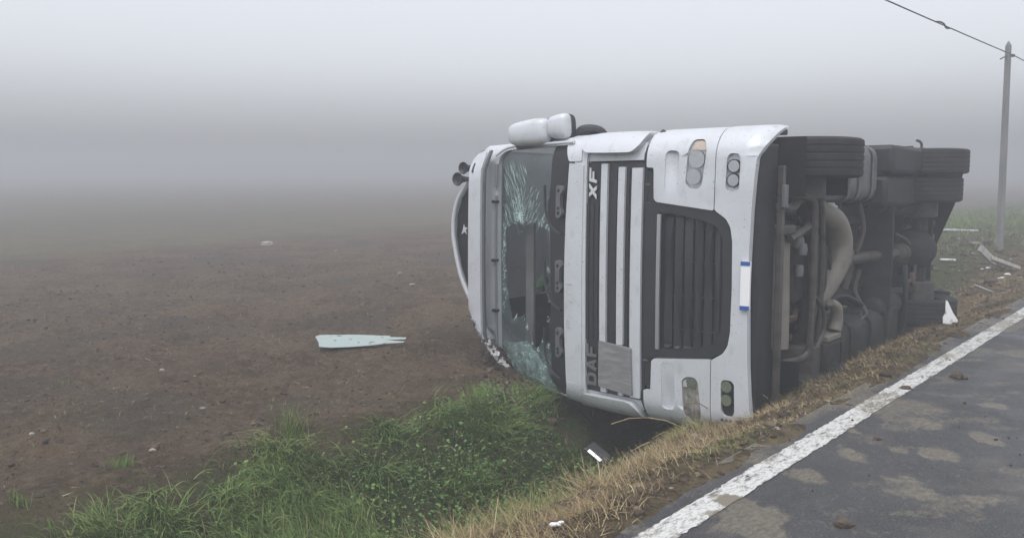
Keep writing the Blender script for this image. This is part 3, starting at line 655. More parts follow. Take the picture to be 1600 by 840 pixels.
    for sgn in (1, -1):
        f = (lambda p: p) if sgn > 0 else mir
        fl = panel('fog_lamp', f(rnd([(.735, .46), (.77, .435), (1.0, .43), (1.05, .45), (1.055, .54), (1.01, .565), (.78, .57), (.735, .55)], .03, 4)), M['white'] if sgn > 0 else M['black'], off=-.02, th=.03)
        for cy, cz in (((.945, .498), (.835, .50)) if sgn > 0 else ((-.80, .515), (-.91, .515))):
            q = lathe('fog_lamp_bowl', [(.046, .016), (.040, .006), (.030, -.004), (.014, -.010), (.010, .004), (.004, .010)], M['reflector'], fl, 24, (0, 0, 0), 'X', closed=False); q.location = (fx(cy, cz) - .010, cy, cz)
            q = lathe('fog_lamp_ring', [(.054, .012), (.054, -.008), (.046, -.008), (.046, .012)], M['black'], fl, 24, (0, 0, 0), 'X'); q.location = (fx(cy, cz) - .006, cy, cz)
        if sgn < 0:
            for k in range(3):
                q = lathe('small_hole', [(.011, 0), (.011, .01)], M['black'], fl, 10, (0, 0, 0), 'X', closed=False); q.location = (fx(1.06, .5) + .012, -1.075, .475 + .035 * k)
            for z in (.50, .47, .54): 
                pass
    # number plate (its number is not readable)
    pl = panel('number_plate', rrect(-.165, .212, .325, .397, .006), M['plate'], off=.035, th=.02, bev=.002)
    panel('plate_band', rrect(.180, .2125, .3245, .3975, .004), M['blue'], pl, off=.038, th=.003, bev=0)
    panel('plate_band', rrect(-.166, -.133, .3245, .3975, .004), M['blue'], pl, off=.038, th=.003, bev=0)
    # grille
    gr = panel('grille', rnd([(-.92, 1.305), (-.665, 1.30), (-.65, 1.19), (-.59, .66), (-.52, .55), (-.46, .51), (-.36, .49), (0, .484), (.36, .49), (.46, .51), (.52, .55), (.59, .66), (.65, 1.19), (.665, 1.29), (.92, 1.29), (.93, 1.23), (.97, 1.31), (-.97, 1.32)][:-2] + [(.92, 1.315), (-.92, 1.325)], .01, 2), M['black'], off=-.075, th=.03)
    ring_o = [(-.66, 1.285), (-.655, 1.19), (-.595, .66), (-.525, .555), (-.46, .513), (-.36, .492), (0, .486), (.36, .492), (.46, .513), (.525, .555), (.595, .66), (.655, 1.19), (.66, 1.285)]
    ring_i = [(-.575, 1.18), (-.565, 1.0), (-.49, .66), (-.44, .60), (-.36, .575), (0, .565), (.36, .575), (.44, .60), (.49, .66), (.565, 1.0), (.575, 1.18)]
    panel('grille_surround', rnd(ring_o, .03, 4), M['darkgrey'], gr, holes=[rnd(ring_i, .03, 4)], off=-.004, th=.06, bev=.015)
    panel('grille_bar', rrect(-.575, .56, 1.132, 1.166, .006), M['chrome'], gr, off=.012, th=.02, bev=.005)
    for k in range(6):
        z = 1.075 - k * .091; hwid = .555 - .10 * max(0, (1.0 - z)) ** 1.2 - (.05 if z < .65 else 0)
        s_ = lambda y, zz, z=z: fx(y, zz) - .05 + .045 * max(0, 1 - ((zz - z) / .038) ** 2)
        panel('grille_slat', rrect(-hwid, hwid, z - .037, z + .037, .02), M['slat'], gr, surf=s_, th=.02, bev=0, zstep=.02 if False else .2)
    for y in (.44, .17, -.11, -.39):
        panel('grille_rib', rrect(y - .004, y + .004, .60, 1.12, .003), M['slat'], gr, off=-.040, th=.03, bev=0)
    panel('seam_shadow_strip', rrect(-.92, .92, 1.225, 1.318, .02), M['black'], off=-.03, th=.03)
    for y in (-.70, .80): panel('step_catch', rrect(y, y + .012, 1.26, 1.31, .004), M['alu'], off=-.02, th=.02, bev=0)
build_front()

def build_mirrors():
    def pod(name, c, ly, lz, lx, tilt=0):
        """rounded housing: white shell whose dark rear rim holds the glass"""
        bm = bmesh.new(); bmesh.ops.create_uvsphere(bm, u_segments=24, v_segments=16, radius=1)
        def se(v, p=.55): return math.copysign(abs(v) ** p, v)
        for v in bm.verts:
            x, y, z = v.co; x, y, z = se(x, .8), se(y), se(z)
            v.co = (x * lx * (1 if x > 0 else .35), y * ly / 2 * (1 - .12 * z), z * lz / 2)
        o = from_bm(name, bm, M['white'], lorry, ang=60); o.location = c; o.rotation_euler = (tilt, 0, 0)
        bm = bmesh.new(); bmesh.ops.create_uvsphere(bm, u_segments=24, v_segments=16, radius=1)
        for v in bm.verts:
            x, y, z = v.co; x, y, z = se(x, .5), se(y), se(z); v.co = (x * .05 - .05, y * ly / 2 * 1.05, z * lz / 2 * 1.04)
        from_bm('mirror_rim', bm, M['darkgrey'], o, ang=60)
        return o
    pod('main_mirror', (-.22, 1.30, 2.72), .25, .50, .12, .06)
    pod('wide_angle_mirror', (-.24, 1.345, 2.37), .23, .24, .10, .05)
    tube('mirror_arm', [(-.3, 1.18, 2.95), (-.34, 1.20, 2.6), (-.34, 1.24, 2.3), (-.36, 1.31, 2.2), (-.45, 1.30, 2.08), (-.5, 1.2, 2.02)], [.03, .035, .035, .05, .05, .05], M['darkgrey'], lorry, 10)
    # roof: deflector, beacons / horns
    bm = bmesh.new()
    prof = [(.98, 3.80), (.90, 3.93), (.80, 4.03), (.66, 4.16), (.47, 4.235), (.25, 4.25), (.07, 4.22), (-.12, 4.17), (-.29, 4.10), (-.48, 3.98), (-.62, 3.84), (-.78, 3.64)]
    top = [bm.verts.new((-.70, y, z)) for y, z in prof]; back = [bm.verts.new((-1.9, y * 1.1, z + .10)) for y, z in prof]
    for a, b, c, d in zip(top, top[1:], back[1:], back): bm.faces.new((a, b, c, d))
    bmesh.ops.solidify(bm, geom=bm.faces[:], thickness=.03)
    rd = from_bm('roof_deflector', bm, M['white'], lorry, ang=60)
    tube('deflector_rim', [(-.69, y, z) for y, z in prof], .026, M['white'], rd, 10)
    bm = bmesh.new(); bm.faces.new([bm.verts.new((-.74, y, z)) for y, z in prof + [(-.78, 3.5), (.98, 3.5)]]); bmesh.ops.solidify(bm, geom=bm.faces[:], thickness=.02); from_bm('deflector_infill', bm, M['darkgrey'], rd)
    V = [(.37, 4.11), (.33, 4.09), (.33, 4.05), (.30, 4.08), (.25, 4.06), (.28, 4.10), (.25, 4.15), (.31, 4.125)]
    raw('deflector_badge', [(-.714, y, z) for y, z in V], [tuple(range(8))], M['emblem'], rd, sm=False)
    for (y, z, r) in ((.99, 3.89, .068), (.87, 3.98, .076)):
        h = lathe('air_horn', [(.02, -.25), (.03, -.12), (r * .6, -.05), (r, 0), (r * .95, .012), (r * .5, -.02)], M['darkgrey'], lorry, 20, (0, 0, 0), 'X', closed=False); h.location = (-.55, y, z + .06)
        tube('horn_stalk', [(-.6, y, z + .02), (-.7, y - .02, 3.6)], .025, M['darkgrey'], lorry, 8)
build_mirrors()
def build_crumple():
    r = random.Random(21); bm = bmesh.new(); n1, n2 = 34, 7; G = []
    A = [(-.58, 3.52), (-.70, 3.45), (-.82, 3.34), (-.97, 3.18), (-1.04, 3.04)]; B = [(-.58, 3.40), (-.68, 3.33), (-.78, 3.24), (-.92, 3.10), (-1.02, 2.98)]
    for i in range(n1 + 1):
        u = i / n1 * 4; k = min(int(u), 3); f = u - k
        a = [A[k][q] * (1 - f) + A[k + 1][q] * f for q in (0, 1)]; b = [B[k][q] * (1 - f) + B[k + 1][q] * f for q in (0, 1)]
        for j in range(n2 + 1):
            g = j / n2; G.append(bm.verts.new((-.16 - .10 * abs(g - .5) + r.uniform(-.025, .025), a[0] * (1 - g) + b[0] * g + r.uniform(-.014, .014), a[1] * (1 - g) + b[1] * g + r.uniform(-.012, .012))))
    for i in range(n1):
        for j in range(n2): bm.faces.new((G[i * (n2 + 1) + j], G[(i + 1) * (n2 + 1) + j], G[(i + 1) * (n2 + 1) + j + 1], G[i * (n2 + 1) + j + 1]))
    bmesh.ops.solidify(bm, geom=bm.faces[:], thickness=.01); o = from_bm('crumpled_roof_edge', bm, M['whiteroof'], lorry, ang=25); o['label'] = 'mud speckled crumpled white roof edge'
build_crumple()

def build_underside():
    # wheels: tyre with grooves, rim, hub
    def wheel(c, wd, R=.52, out=1, g=.008):
        h = wd / 2
        prof = [(.30, -h * .80), (.36, -h), (min(.44, R - .05), -h * 1.02), (R - .03, -h * .98), (R - .004, -h * .88)]
        for y0 in (-.55, -.20, .20, .55):
            y = y0 * h; prof += [(R, y - .012), (R - g, y - .008), (R - g, y + .008), (R, y + .012)]
        prof += [(R - .004, h * .88), (R - .03, h * .98), (min(.44, R - .05), h * 1.02), (.36, h), (.30, h * .80), (.285, 0)]
        o = lathe('wheel', prof, M['rubber'], lorry, 56, (0, 0, 0), 'Y', ang=25); o.location = c
        rp = [(.285, -h * .75), (.30, -h * .8), (.26, -h * .6), (.20, -h * .1 * out), (.12, h * .2 * out), (.11, h * .7 * out), (.0001, h * .7 * out), (.0001, -h * .3), (.15, -h * .3), (.25, -h * .5)]
        rim = lathe('rim', [(.287, -h * .78), (.30, -h * .84), (.265, -h * .7), (.25, .3 * h * out), (.12, .45 * h * out), (.12, .8 * h * out), (.001, .8 * h * out)], M['rim'], o, 40, (0, 0, 0), 'Y', closed=False)
        return o
    for s in (1, -1):
        wheel((-1.4, s * 1.035, .52), .345, .52, s)
        wheel((-5.2, s * 1.085, .52), .30, .52, s, .004); wheel((-5.2, s * .745, .52), .30, .465, -s, .004)
        lathe('brake_drum', [(.20, .15), (.215, .14), (.215, -.12), (.17, -.14), (.08, -.15)], M['dirtymetal'], lorry, 28, (-1.4, s * .80, .52), 'Y', closed=False)
        # front mudguard: an arc of sheet over the roof side of the wheel
        bm = bmesh.new(); A = np.linspace(math.radians(-25), math.radians(200), 16); r = .62
        ring = [[bm.verts.new((-1.4 + rr * math.cos(a), s * y, .52 + rr * math.sin(a))) for y in (.70, 1.20)] for a in A for rr in (r,)]
        for a, b in zip(ring, ring[1:]): bm.faces.new((a[0], a[1], b[1], b[0]))
        bmesh.ops.solidify(bm, geom=bm.faces[:], thickness=.012); from_bm('front_mudguard', bm, M['black'], lorry)
        bm = bmesh.new(); A = np.linspace(math.radians(-5), math.radians(185), 18); r = .60
        ring = [[bm.verts.new((-5.2 + r * math.cos(a), s * y, .52 + r * math.sin(a))) for y in (.56, 1.26)] for a in A]
        for a, b in zip(ring, ring[1:]): bm.faces.new((a[0], a[1], b[1], b[0]))
        bmesh.ops.solidify(bm, geom=bm.faces[:], thickness=.014); from_bm('rear_mudguard', bm, M['black'], lorry)
        box('mud_flap', -5.84, -5.82, min(s * .58, s * 1.24), max(s * .58, s * 1.24), .28, .72, M['black'], lorry, .004)
        box('chassis_rail', -5.95, -.55, min(s * .36, s * .44), max(s * .36, s * .44), .78, 1.04, M['chassis'], lorry)
        # air suspension arm and bellows
        tube('rear_arm', [(-4.2, s * .48, .72), (-5.0, s * .5, .55), (-5.75, s * .48, .62)], [.05, .06, .05], M['chassis'], lorry, 8)
        lathe('air_bellows', [(.11, -.12), (.14, -.06), (.115, 0), (.14, .06), (.11, .12)], M['rubber'], lorry, 20, (-5.7, s * .48, .74), 'Z', closed=False)
        # front leaf spring and shock absorber
        for k in range(3):
            tube('leaf_spring', [(-.65 - .08 * k, s * .45, .78 - .035 * k), (-1.4, s * .45, .62 - .035 * k), (-2.15 + .08 * k, s * .45, .80 - .035 * k)], .022, M['chassis'], lorry, 6)
        tube('shock_absorber', [(-1.25, s * .58, .5), (-1.1, s * .55, 1.0)], .04, M['dirtymetal'], lorry, 10)
    lathe('tank_cap', [(.06, -.02), (.06, .03)], M['black'], lorry, 16, (-2.6, 1.0, .9), 'Y', closed=False)
    # fuel tanks with straps
    for s, x0, x1 in ((1, -3.45, -2.45), (-1, -3.9, -2.5)):
        prof = rnd([(s * .62, .50), (s * 1.22, .50), (s * 1.22, 1.02), (s * .62, 1.02)], .16, 6)
        bm = bmesh.new(); a = [bm.verts.new((x0, y, z)) for y, z in prof]; b = [bm.verts.new((x1, y, z)) for y, z in prof]
        bm.faces.new(a); bm.faces.new(b)
        for k in range(len(a)): bm.faces.new((a[k], a[(k + 1) % len(a)], b[(k + 1) % len(a)], b[k]))
        t = from_bm('fuel_tank', bm, M['alu'] if s > 0 else M['chassis'], lorry, bev=.03)
        for xs in ((-2.55, -2.85, -3.25) if s > 0 else (-2.8, -3.4)):
            p2 = rnd([(s * .605, .485), (s * 1.235, .485), (s * 1.235, 1.035), (s * .605, 1.035)], .17, 6)
            bm = bmesh.new(); R = [[bm.verts.new((xs + dx, y, z)) for y, z in p2] for dx in (-.035, .035)]
            for k in range(len(p2)): bm.faces.new((R[0][k], R[0][(k + 1) % len(p2)], R[1][(k + 1) % len(p2)], R[1][k]))
            bmesh.ops.solidify(bm, geom=bm.faces[:], thickness=.006); from_bm('tank_strap', bm, M['rim'] if s > 0 else M['dirtymetal'], t)
    # bumper underside, front beam and radiator pack
    ub = panel('bumper_underside', rnd([(-1.10, .30), (1.12, .30), (1.12, .46), (-1.10, .46)], .02), M['black'], off=-.06, th=.27, bev=.02)
    box('underrun_bar', -.375, -.335, -1.08, .95, .225, .285, M['dirtymetal'], lorry, .01)
    box('lamp_bracket', -.37, -.31, .62, .80, .20, .235, M['alu'], lorry, .006)
    tube('radiator_pipe', [(-.93, .37, .52), (-.93, .1, .52), (-.92, -.25, .50), (-.9, -.62, .48)], [.105, .105, .10, .09], M['beige'], lorry, 14)
    box('radiator_mount', -.95, -.62, .38, .46, .36, .56, M['dirtymetal'], lorry, .02)
    tube('air_hose', [(-.72, .62, .42), (-.95, .60, .42), (-1.15, .66, .45)], .045, M['dirtymetal'], lorry, 10)
    tube('steering_link', [(-.85, .34, .38), (-1.15, .42, .36), (-1.3, .45, .40)], .035, M['dirtymetal'], lorry, 8)
    tube('front_axle', [(-1.4, -.95, .50), (-1.4, -.62, .50), (-1.4, -.45, .43), (-1.4, .45, .43), (-1.4, .62, .50), (-1.4, .95, .50)], .075, M['chassis'], lorry, 12)
    tube('tie_rod', [(-1.62, -.78, .44), (-1.64, -.4, .40), (-1.64, .4, .40), (-1.62, .78, .44)], .028, M['dirtymetal'], lorry, 8)
    tube('anti_roll_bar', [(-1.0, .72, .46), (-1.22, .66, .34), (-1.25, .4, .33), (-1.25, -.5, .33), (-1.2, -.72, .36), (-.95, -.76, .48)], .032, M['dirtymetal'], lorry, 8)
    tube('drag_link', [(-1.35, .70, .40), (-1.0, .62, .46), (-.7, .60, .52)], .025, M['dirtymetal'], lorry, 8)
    for y, z, r in ((.30, .42, .05), (.24, .38, .04), (.05, .40, .035)): lathe('linkage_joint', [(r, -.05), (r * 1.2, 0), (r, .05)], M['alu'], lorry, 12, (-1.12, y, z), 'Y', closed=False)
    # engine, sump, gearbox
    box('engine_block', -2.0, -.75, -.34, .34, .62, 1.35, M['chassis'], lorry, .05)
    box('oil_sump', -1.95, -1.1, -.26, .26, .44, .62, M['chassis'], lorry, .05)
    lathe('gearbox', [(.34, .0), (.33, -.25), (.25, -.5), (.2, -.8), (.12, -.95)], M['chassis'], lorry, 24, (-2.0, 0, .78), 'X', closed=False)
    tube('exhaust_pipe', [(-1.72, .68, .58), (-1.78, .56, .46), (-2.02, .46, .44), (-2.20, .28, .45), (-2.20, .08, .45), (-2.05, -.12, .47), (-1.90, -.28, .50), (-1.84, -.42, .55)], [.07, .085, .115, .13, .125, .105, .085, .06], M['beige'], lorry, 18)
    tube('exhaust_branch', [(-2.32, .12, .42), (-2.36, -.05, .42), (-2.34, -.22, .44)], [.055, .06, .05], M['dirtymetal'], lorry, 12)
    lathe('pipe_clamp', [(.075, -.015), (.075, .015)], M['alu'], lorry, 16, (-2.33, .14, .42), 'Y', closed=False)
    tube('brake_pipe', [(-1.80, -.30, .36), (-1.92, -.36, .35), (-1.97, -.48, .36), (-1.95, -.58, .37)], [.035, .055, .06, .065], M['beige'], lorry, 12)
    box('brake_bracket', -2.0, -1.66, -.66, -.60, .32, .48, M['beige'], lorry, .012)
    box('lower_brake_unit', -2.02, -1.62, -.98, -.66, .32, .56, M['chassis'], lorry, .03)
    tube('air_line', [(-1.35, -.20, .33), (-1.52, -.35, .32), (-1.55, -.55, .33), (-1.3, -.75, .34)], .02, M['dirtymetal'], lorry, 6)
    # crossmembers, driveshaft, rear axle
    for x in (-2.9, -3.7, -4.5, -5.9): box('crossmember', x - .05, x + .05, -.355, .355, .80, 1.02, M['chassis'], lorry)
    tube('driveshaft', [(-2.9, 0, .72), (-4.55, -.02, .58)], .065, M['dirtymetal'], lorry, 16)
    for x, r in ((-4.50, .11), (-4.62, .125), (-4.74, .10), (-3.0, .1)): lathe('shaft_joint', [(r * .7, -.03), (r, -.015), (r, .015), (r * .7, .03)], M['dirtymetal'], lorry, 20, (x, -.02, .575 + (.13 if x > -4 else 0)), 'X', closed=False)
    bm = bmesh.new(); bmesh.ops.create_uvsphere(bm, u_segments=24, v_segments=16, radius=.24, matrix=Matrix.Translation((-5.15, 0, .54)) @ Matrix.Diagonal((1.15, 1, 1, 1))); from_bm('differential', bm, M['chassis'], lorry, ang=60)
    tube('rear_axle', [(-5.2, -.95, .52), (-5.2, .95, .52)], .095, M['chassis'], lorry, 16)
    tube('brake_hose', [(-4.55, .22, .62), (-4.85, .10, .55), (-5.0, -.12, .50), (-4.95, -.40, .50)], .022, M['dirtymetal'], lorry, 8)
    for s in (1, -1):
        lathe('rear_brake_drum', [(.19, .12), (.20, .11), (.20, -.11), (.12, -.13)], M['dirtymetal'], lorry, 24, (-5.2, s * .52, .52), 'Y', closed=False)
        lathe('air_tank', [(.02, -.4), (.10, -.38), (.125, -.33), (.125, .33), (.10, .38), (.02, .4)], M['chassis'], lorry, 24, (-4.2, s * .62, .62), 'X', closed=False)
    box('battery_box', -4.62, -3.52, .92, 1.235, .36, 1.0, M['black'], lorry, .05)
    box('air_tank_box', -4.62, -3.52, .56, .90, .42, 1.0, M['black'], lorry, .05)
    box('gap_filler_plate', -3.98, -3.94, -.62, .62, .46, 1.06, M['chassis'], lorry)  # added dark plates, closing gaps where daylight would show between the rails
    box('gap_filler_plate', -5.60, -5.56, -.55, .60, .46, 1.06, M['chassis'], lorry)
    box('cab_rear_mount', -2.6, -2.2, -1.0, 1.0, .86, 1.2, M['chassis'], lorry)
    bm = bmesh.new(); q = [(.95, .22), (.55, .30), (.0, .50), (-.12, .62), (-.12, 1.05), (.95, 1.05)]
    a = [bm.verts.new((-5.93, y, z)) for y, z in q]; bm.faces.new(a); bmesh.ops.solidify(bm, geom=bm.faces[:], thickness=.015); from_bm('rear_splash_panel', bm, M['black'], lorry)
    box('lower_battery_box', -4.25, -3.95, -1.15, -.60, .45, .95, M['chassis'], lorry, .03)
    # rear end: number plate beam, light boards, fifth wheel
    rb = box('rear_beam', -6.02, -5.96, -1.2, 1.2, .62, .78, M['chassis'], lorry, .01)
    for s in (1, -1): box('rear_light_cluster', -6.06, -6.0, min(s * .62, s * 1.05), max(s * .62, s * 1.05), .62, .76, M['black'], lorry, .015)
    for y in (.30, .12, -.1, -.28): box('rear_hose_channel', -5.95, -5.88, y - .035, y + .035, .52, .80, M['alu'] if y in (.12,) else M['dirtymetal'], lorry, .01)
    lathe('fifth_wheel', [(.001, 0), (.46, 0), (.48, .02), (.48, .07), (.44, .09), (.001, .09)], M['dirtymetal'], lorry, 32, (-4.9, 0, 1.16), 'Z', closed=False)
    tube('marker_stalk', [(-5.35, 1.24, .58), (-5.35, 1.31, .58), (-5.33, 1.345, .60), (-5.28, 1.355, .62)], .016, M['darkgrey'], lorry, 8)
    box('stalk_base', -5.5, -5.2, 1.235, 1.262, .52, .64, M['darkgrey'], lorry, .006)
    r = random.Random(31)
    for k in range(26):                                     # brake lines, hoses and wiring along the frame
        x0 = r.uniform(-5.6, -.9); y0 = r.uniform(-.75, .75); z0 = r.uniform(.42, .75); ln = r.uniform(.5, 1.3); q = r.random() < .45
        pts = [(x0 + (0 if q else -ln * f) + r.uniform(-.05, .05), max(-1.05, min(1.05, y0 + (ln * (f - .5) if q else 0) + r.uniform(-.09, .09))), z0 + r.uniform(-.07, .07)) for f in (0, .33, .66, 1)]
        tube('hose', pts, r.choice((.012, .016, .022, .03)), M[r.choice(('black', 'dirtymetal', 'rust', 'dirtymetal'))], lorry, 6)
    for k in range(20):
        x0, y0 = r.uniform(-5.6, -.8), r.choice((-1, 1)) * r.uniform(.30, .50); lathe('frame_bolt', [(.022, 0), (.022, -.03)], M['dirtymetal'], lorry, 8, (x0, y0, .78), 'Z', closed=False)
    box('door_step', -1.15, -.55, 1.235, 1.285, .55, .75, M['darkgrey'], lorry, .01)
    box('side_trim', -2.1, -.45, 1.238, 1.262, .98, 1.12, M['darkgrey'], lorry, .01)
build_underside()
# ------------------------------------------------------------------ vegetation: many real blades, leaves and clods
def tint_material(name, stops, rough=0.7):
    m = bpy.data.materials.new(name); m.use_nodes = True; n = m.node_tree; b = n.nodes['Principled BSDF']
    a = n.nodes.new('ShaderNodeAttribute'); a.attribute_name = 'tint'
    r = n.nodes.new('ShaderNodeValToRGB'); el = r.color_ramp.elements
    while len(el) < len(stops): el.new(0.5)
    for e, (p, c) in zip(el, stops): e.position = p; e.color = (*c, 1)
    n.links.new(a.outputs['Fac'], r.inputs[0]); n.links.new(r.outputs[0], b.inputs['Base Color'])
    b.inputs['Roughness'].default_value = rough; b.inputs['Specular IOR Level'].default_value = 0.3
    return m
M['grass'] = tint_material('grass_blade', [(0, (0.050, 0.074, 0.022)), (.4, (0.105, 0.172, 0.040)), (.7, (0.185, 0.255, 0.066)), (.88, (0.21, 0.23, 0.09)), (1, (0.33, 0.28, 0.15))])
M['dry'] = tint_material('dry_grass_blade', [(0, (0.10, 0.068, 0.034)), (.35, (0.225, 0.165, 0.085)), (.65, (0.37, 0.29, 0.155)), (.82, (0.48, 0.40, 0.245)), (.84, (0.12, 0.15, 0.045)), (1, (0.20, 0.22, 0.07))])
M['weed'] = tint_material('weed_leaf', [(0, (0.04, 0.075, 0.024)), (.5, (0.092, 0.178, 0.046)), (.85, (0.16, 0.25, 0.075)), (1, (0.20, 0.22, 0.14))])
M['debris_soil'] = tint_material('soil_crumb', [(0, (0.038, 0.028, 0.021)), (.5, (0.085, 0.062, 0.046)), (.9, (0.15, 0.115, 0.088)), (1, (0.27, 0.235, 0.19))], 0.95)

def fast_mesh(name, V, F4, m, tint=None, parent=None, sm=True):
    """V (n,3); F4 (k,4) with -1 in the last column for triangles; tint per vertex"""
    me = bpy.data.meshes.new(name); V = np.asarray(V, np.float32)
    tri = F4[:, 3] < 0; tot = np.where(tri, 3, 4); start = np.concatenate([[0], np.cumsum(tot)[:-1]])
    li = F4[F4 >= 0] if not tri.any() else np.concatenate([r[:k] for r, k in zip(F4, tot)]) if len(F4) < 2000 else F4.ravel()[np.stack([np.ones_like(tri), np.ones_like(tri), np.ones_like(tri), ~tri], 1).ravel()]
    me.vertices.add(len(V)); me.vertices.foreach_set('co', V.ravel())
    me.loops.add(len(li)); me.loops.foreach_set('vertex_index', li.astype(np.int32))
    me.polygons.add(len(F4)); me.polygons.foreach_set('loop_start', start.astype(np.int32)); me.polygons.foreach_set('loop_total', tot.astype(np.int32))
    me.update(calc_edges=True)
    if sm: me.polygons.foreach_set('use_smooth', [True] * len(F4))
    if tint is not None:
        a = me.attributes.new('tint', 'FLOAT', 'POINT'); a.data.foreach_set('value', tint.astype(np.float32))
    return link(name, me, m, parent)

def blades(name, t, s, L, wd, lean, curl, az, tint, m, dz=-.01):
    n = len(t); x, y = xy(t, s); z = height(t, s) + dz
    S = 5; u = np.linspace(0, 1, S)
    ang = lean[:, None] + curl[:, None] * u[None, :] ** 1.3            # angle from vertical along the blade
    dl = (L / (S - 1))[:, None]
    hr = np.concatenate([np.zeros((n, 1)), np.cumsum(np.sin((ang[:, 1:] + ang[:, :-1]) / 2) * dl, 1)], 1)
    vz = np.concatenate([np.zeros((n, 1)), np.cumsum(np.cos((ang[:, 1:] + ang[:, :-1]) / 2) * dl, 1)], 1)
    ca, sa = np.cos(az)[:, None], np.sin(az)[:, None]
    px = x[:, None] + hr * ca; py = y[:, None] + hr * sa; pz = z[:, None] + vz
    pz = np.maximum(pz, z[:, None] - .02 + .0 * pz)
    wv = (wd[:, None] * (1 - u[None, :] ** 1.6) * .5 + .0003); tw = rng.uniform(-.6, .6, n)[:, None]
    ox, oy, oz = -sa * wv * np.cos(tw), ca * wv * np.cos(tw), wv * np.sin(tw)
    V = np.stack([np.stack([px - ox, py - oy, pz - oz], -1), np.stack([px + ox, py + oy, pz + oz], -1)], 2).reshape(n, S * 2, 3)
    f = np.array([[2 * k, 2 * k + 1, 2 * k + 3, 2 * k + 2] for k in range(S - 1)])
    F = (f[None] + (np.arange(n) * S * 2)[:, None, None]).reshape(-1, 4)
    return tag(fast_mesh(name, V.reshape(-1, 3), F, m, np.repeat(tint, S * 2)), kind='stuff')

def sample(n, t0, t1, s0, s1, dens):
    out_t, out_s = [], []
    while sum(map(len, out_t)) < n:
        t = rng.uniform(t0, t1, n * 2); s = rng.uniform(s0, s1, n * 2)
        k = rng.random(n * 2) < dens(t, s); out_t.append(t[k]); out_s.append(s[k])
    return np.concatenate(out_t)[:n], np.concatenate(out_s)[:n]

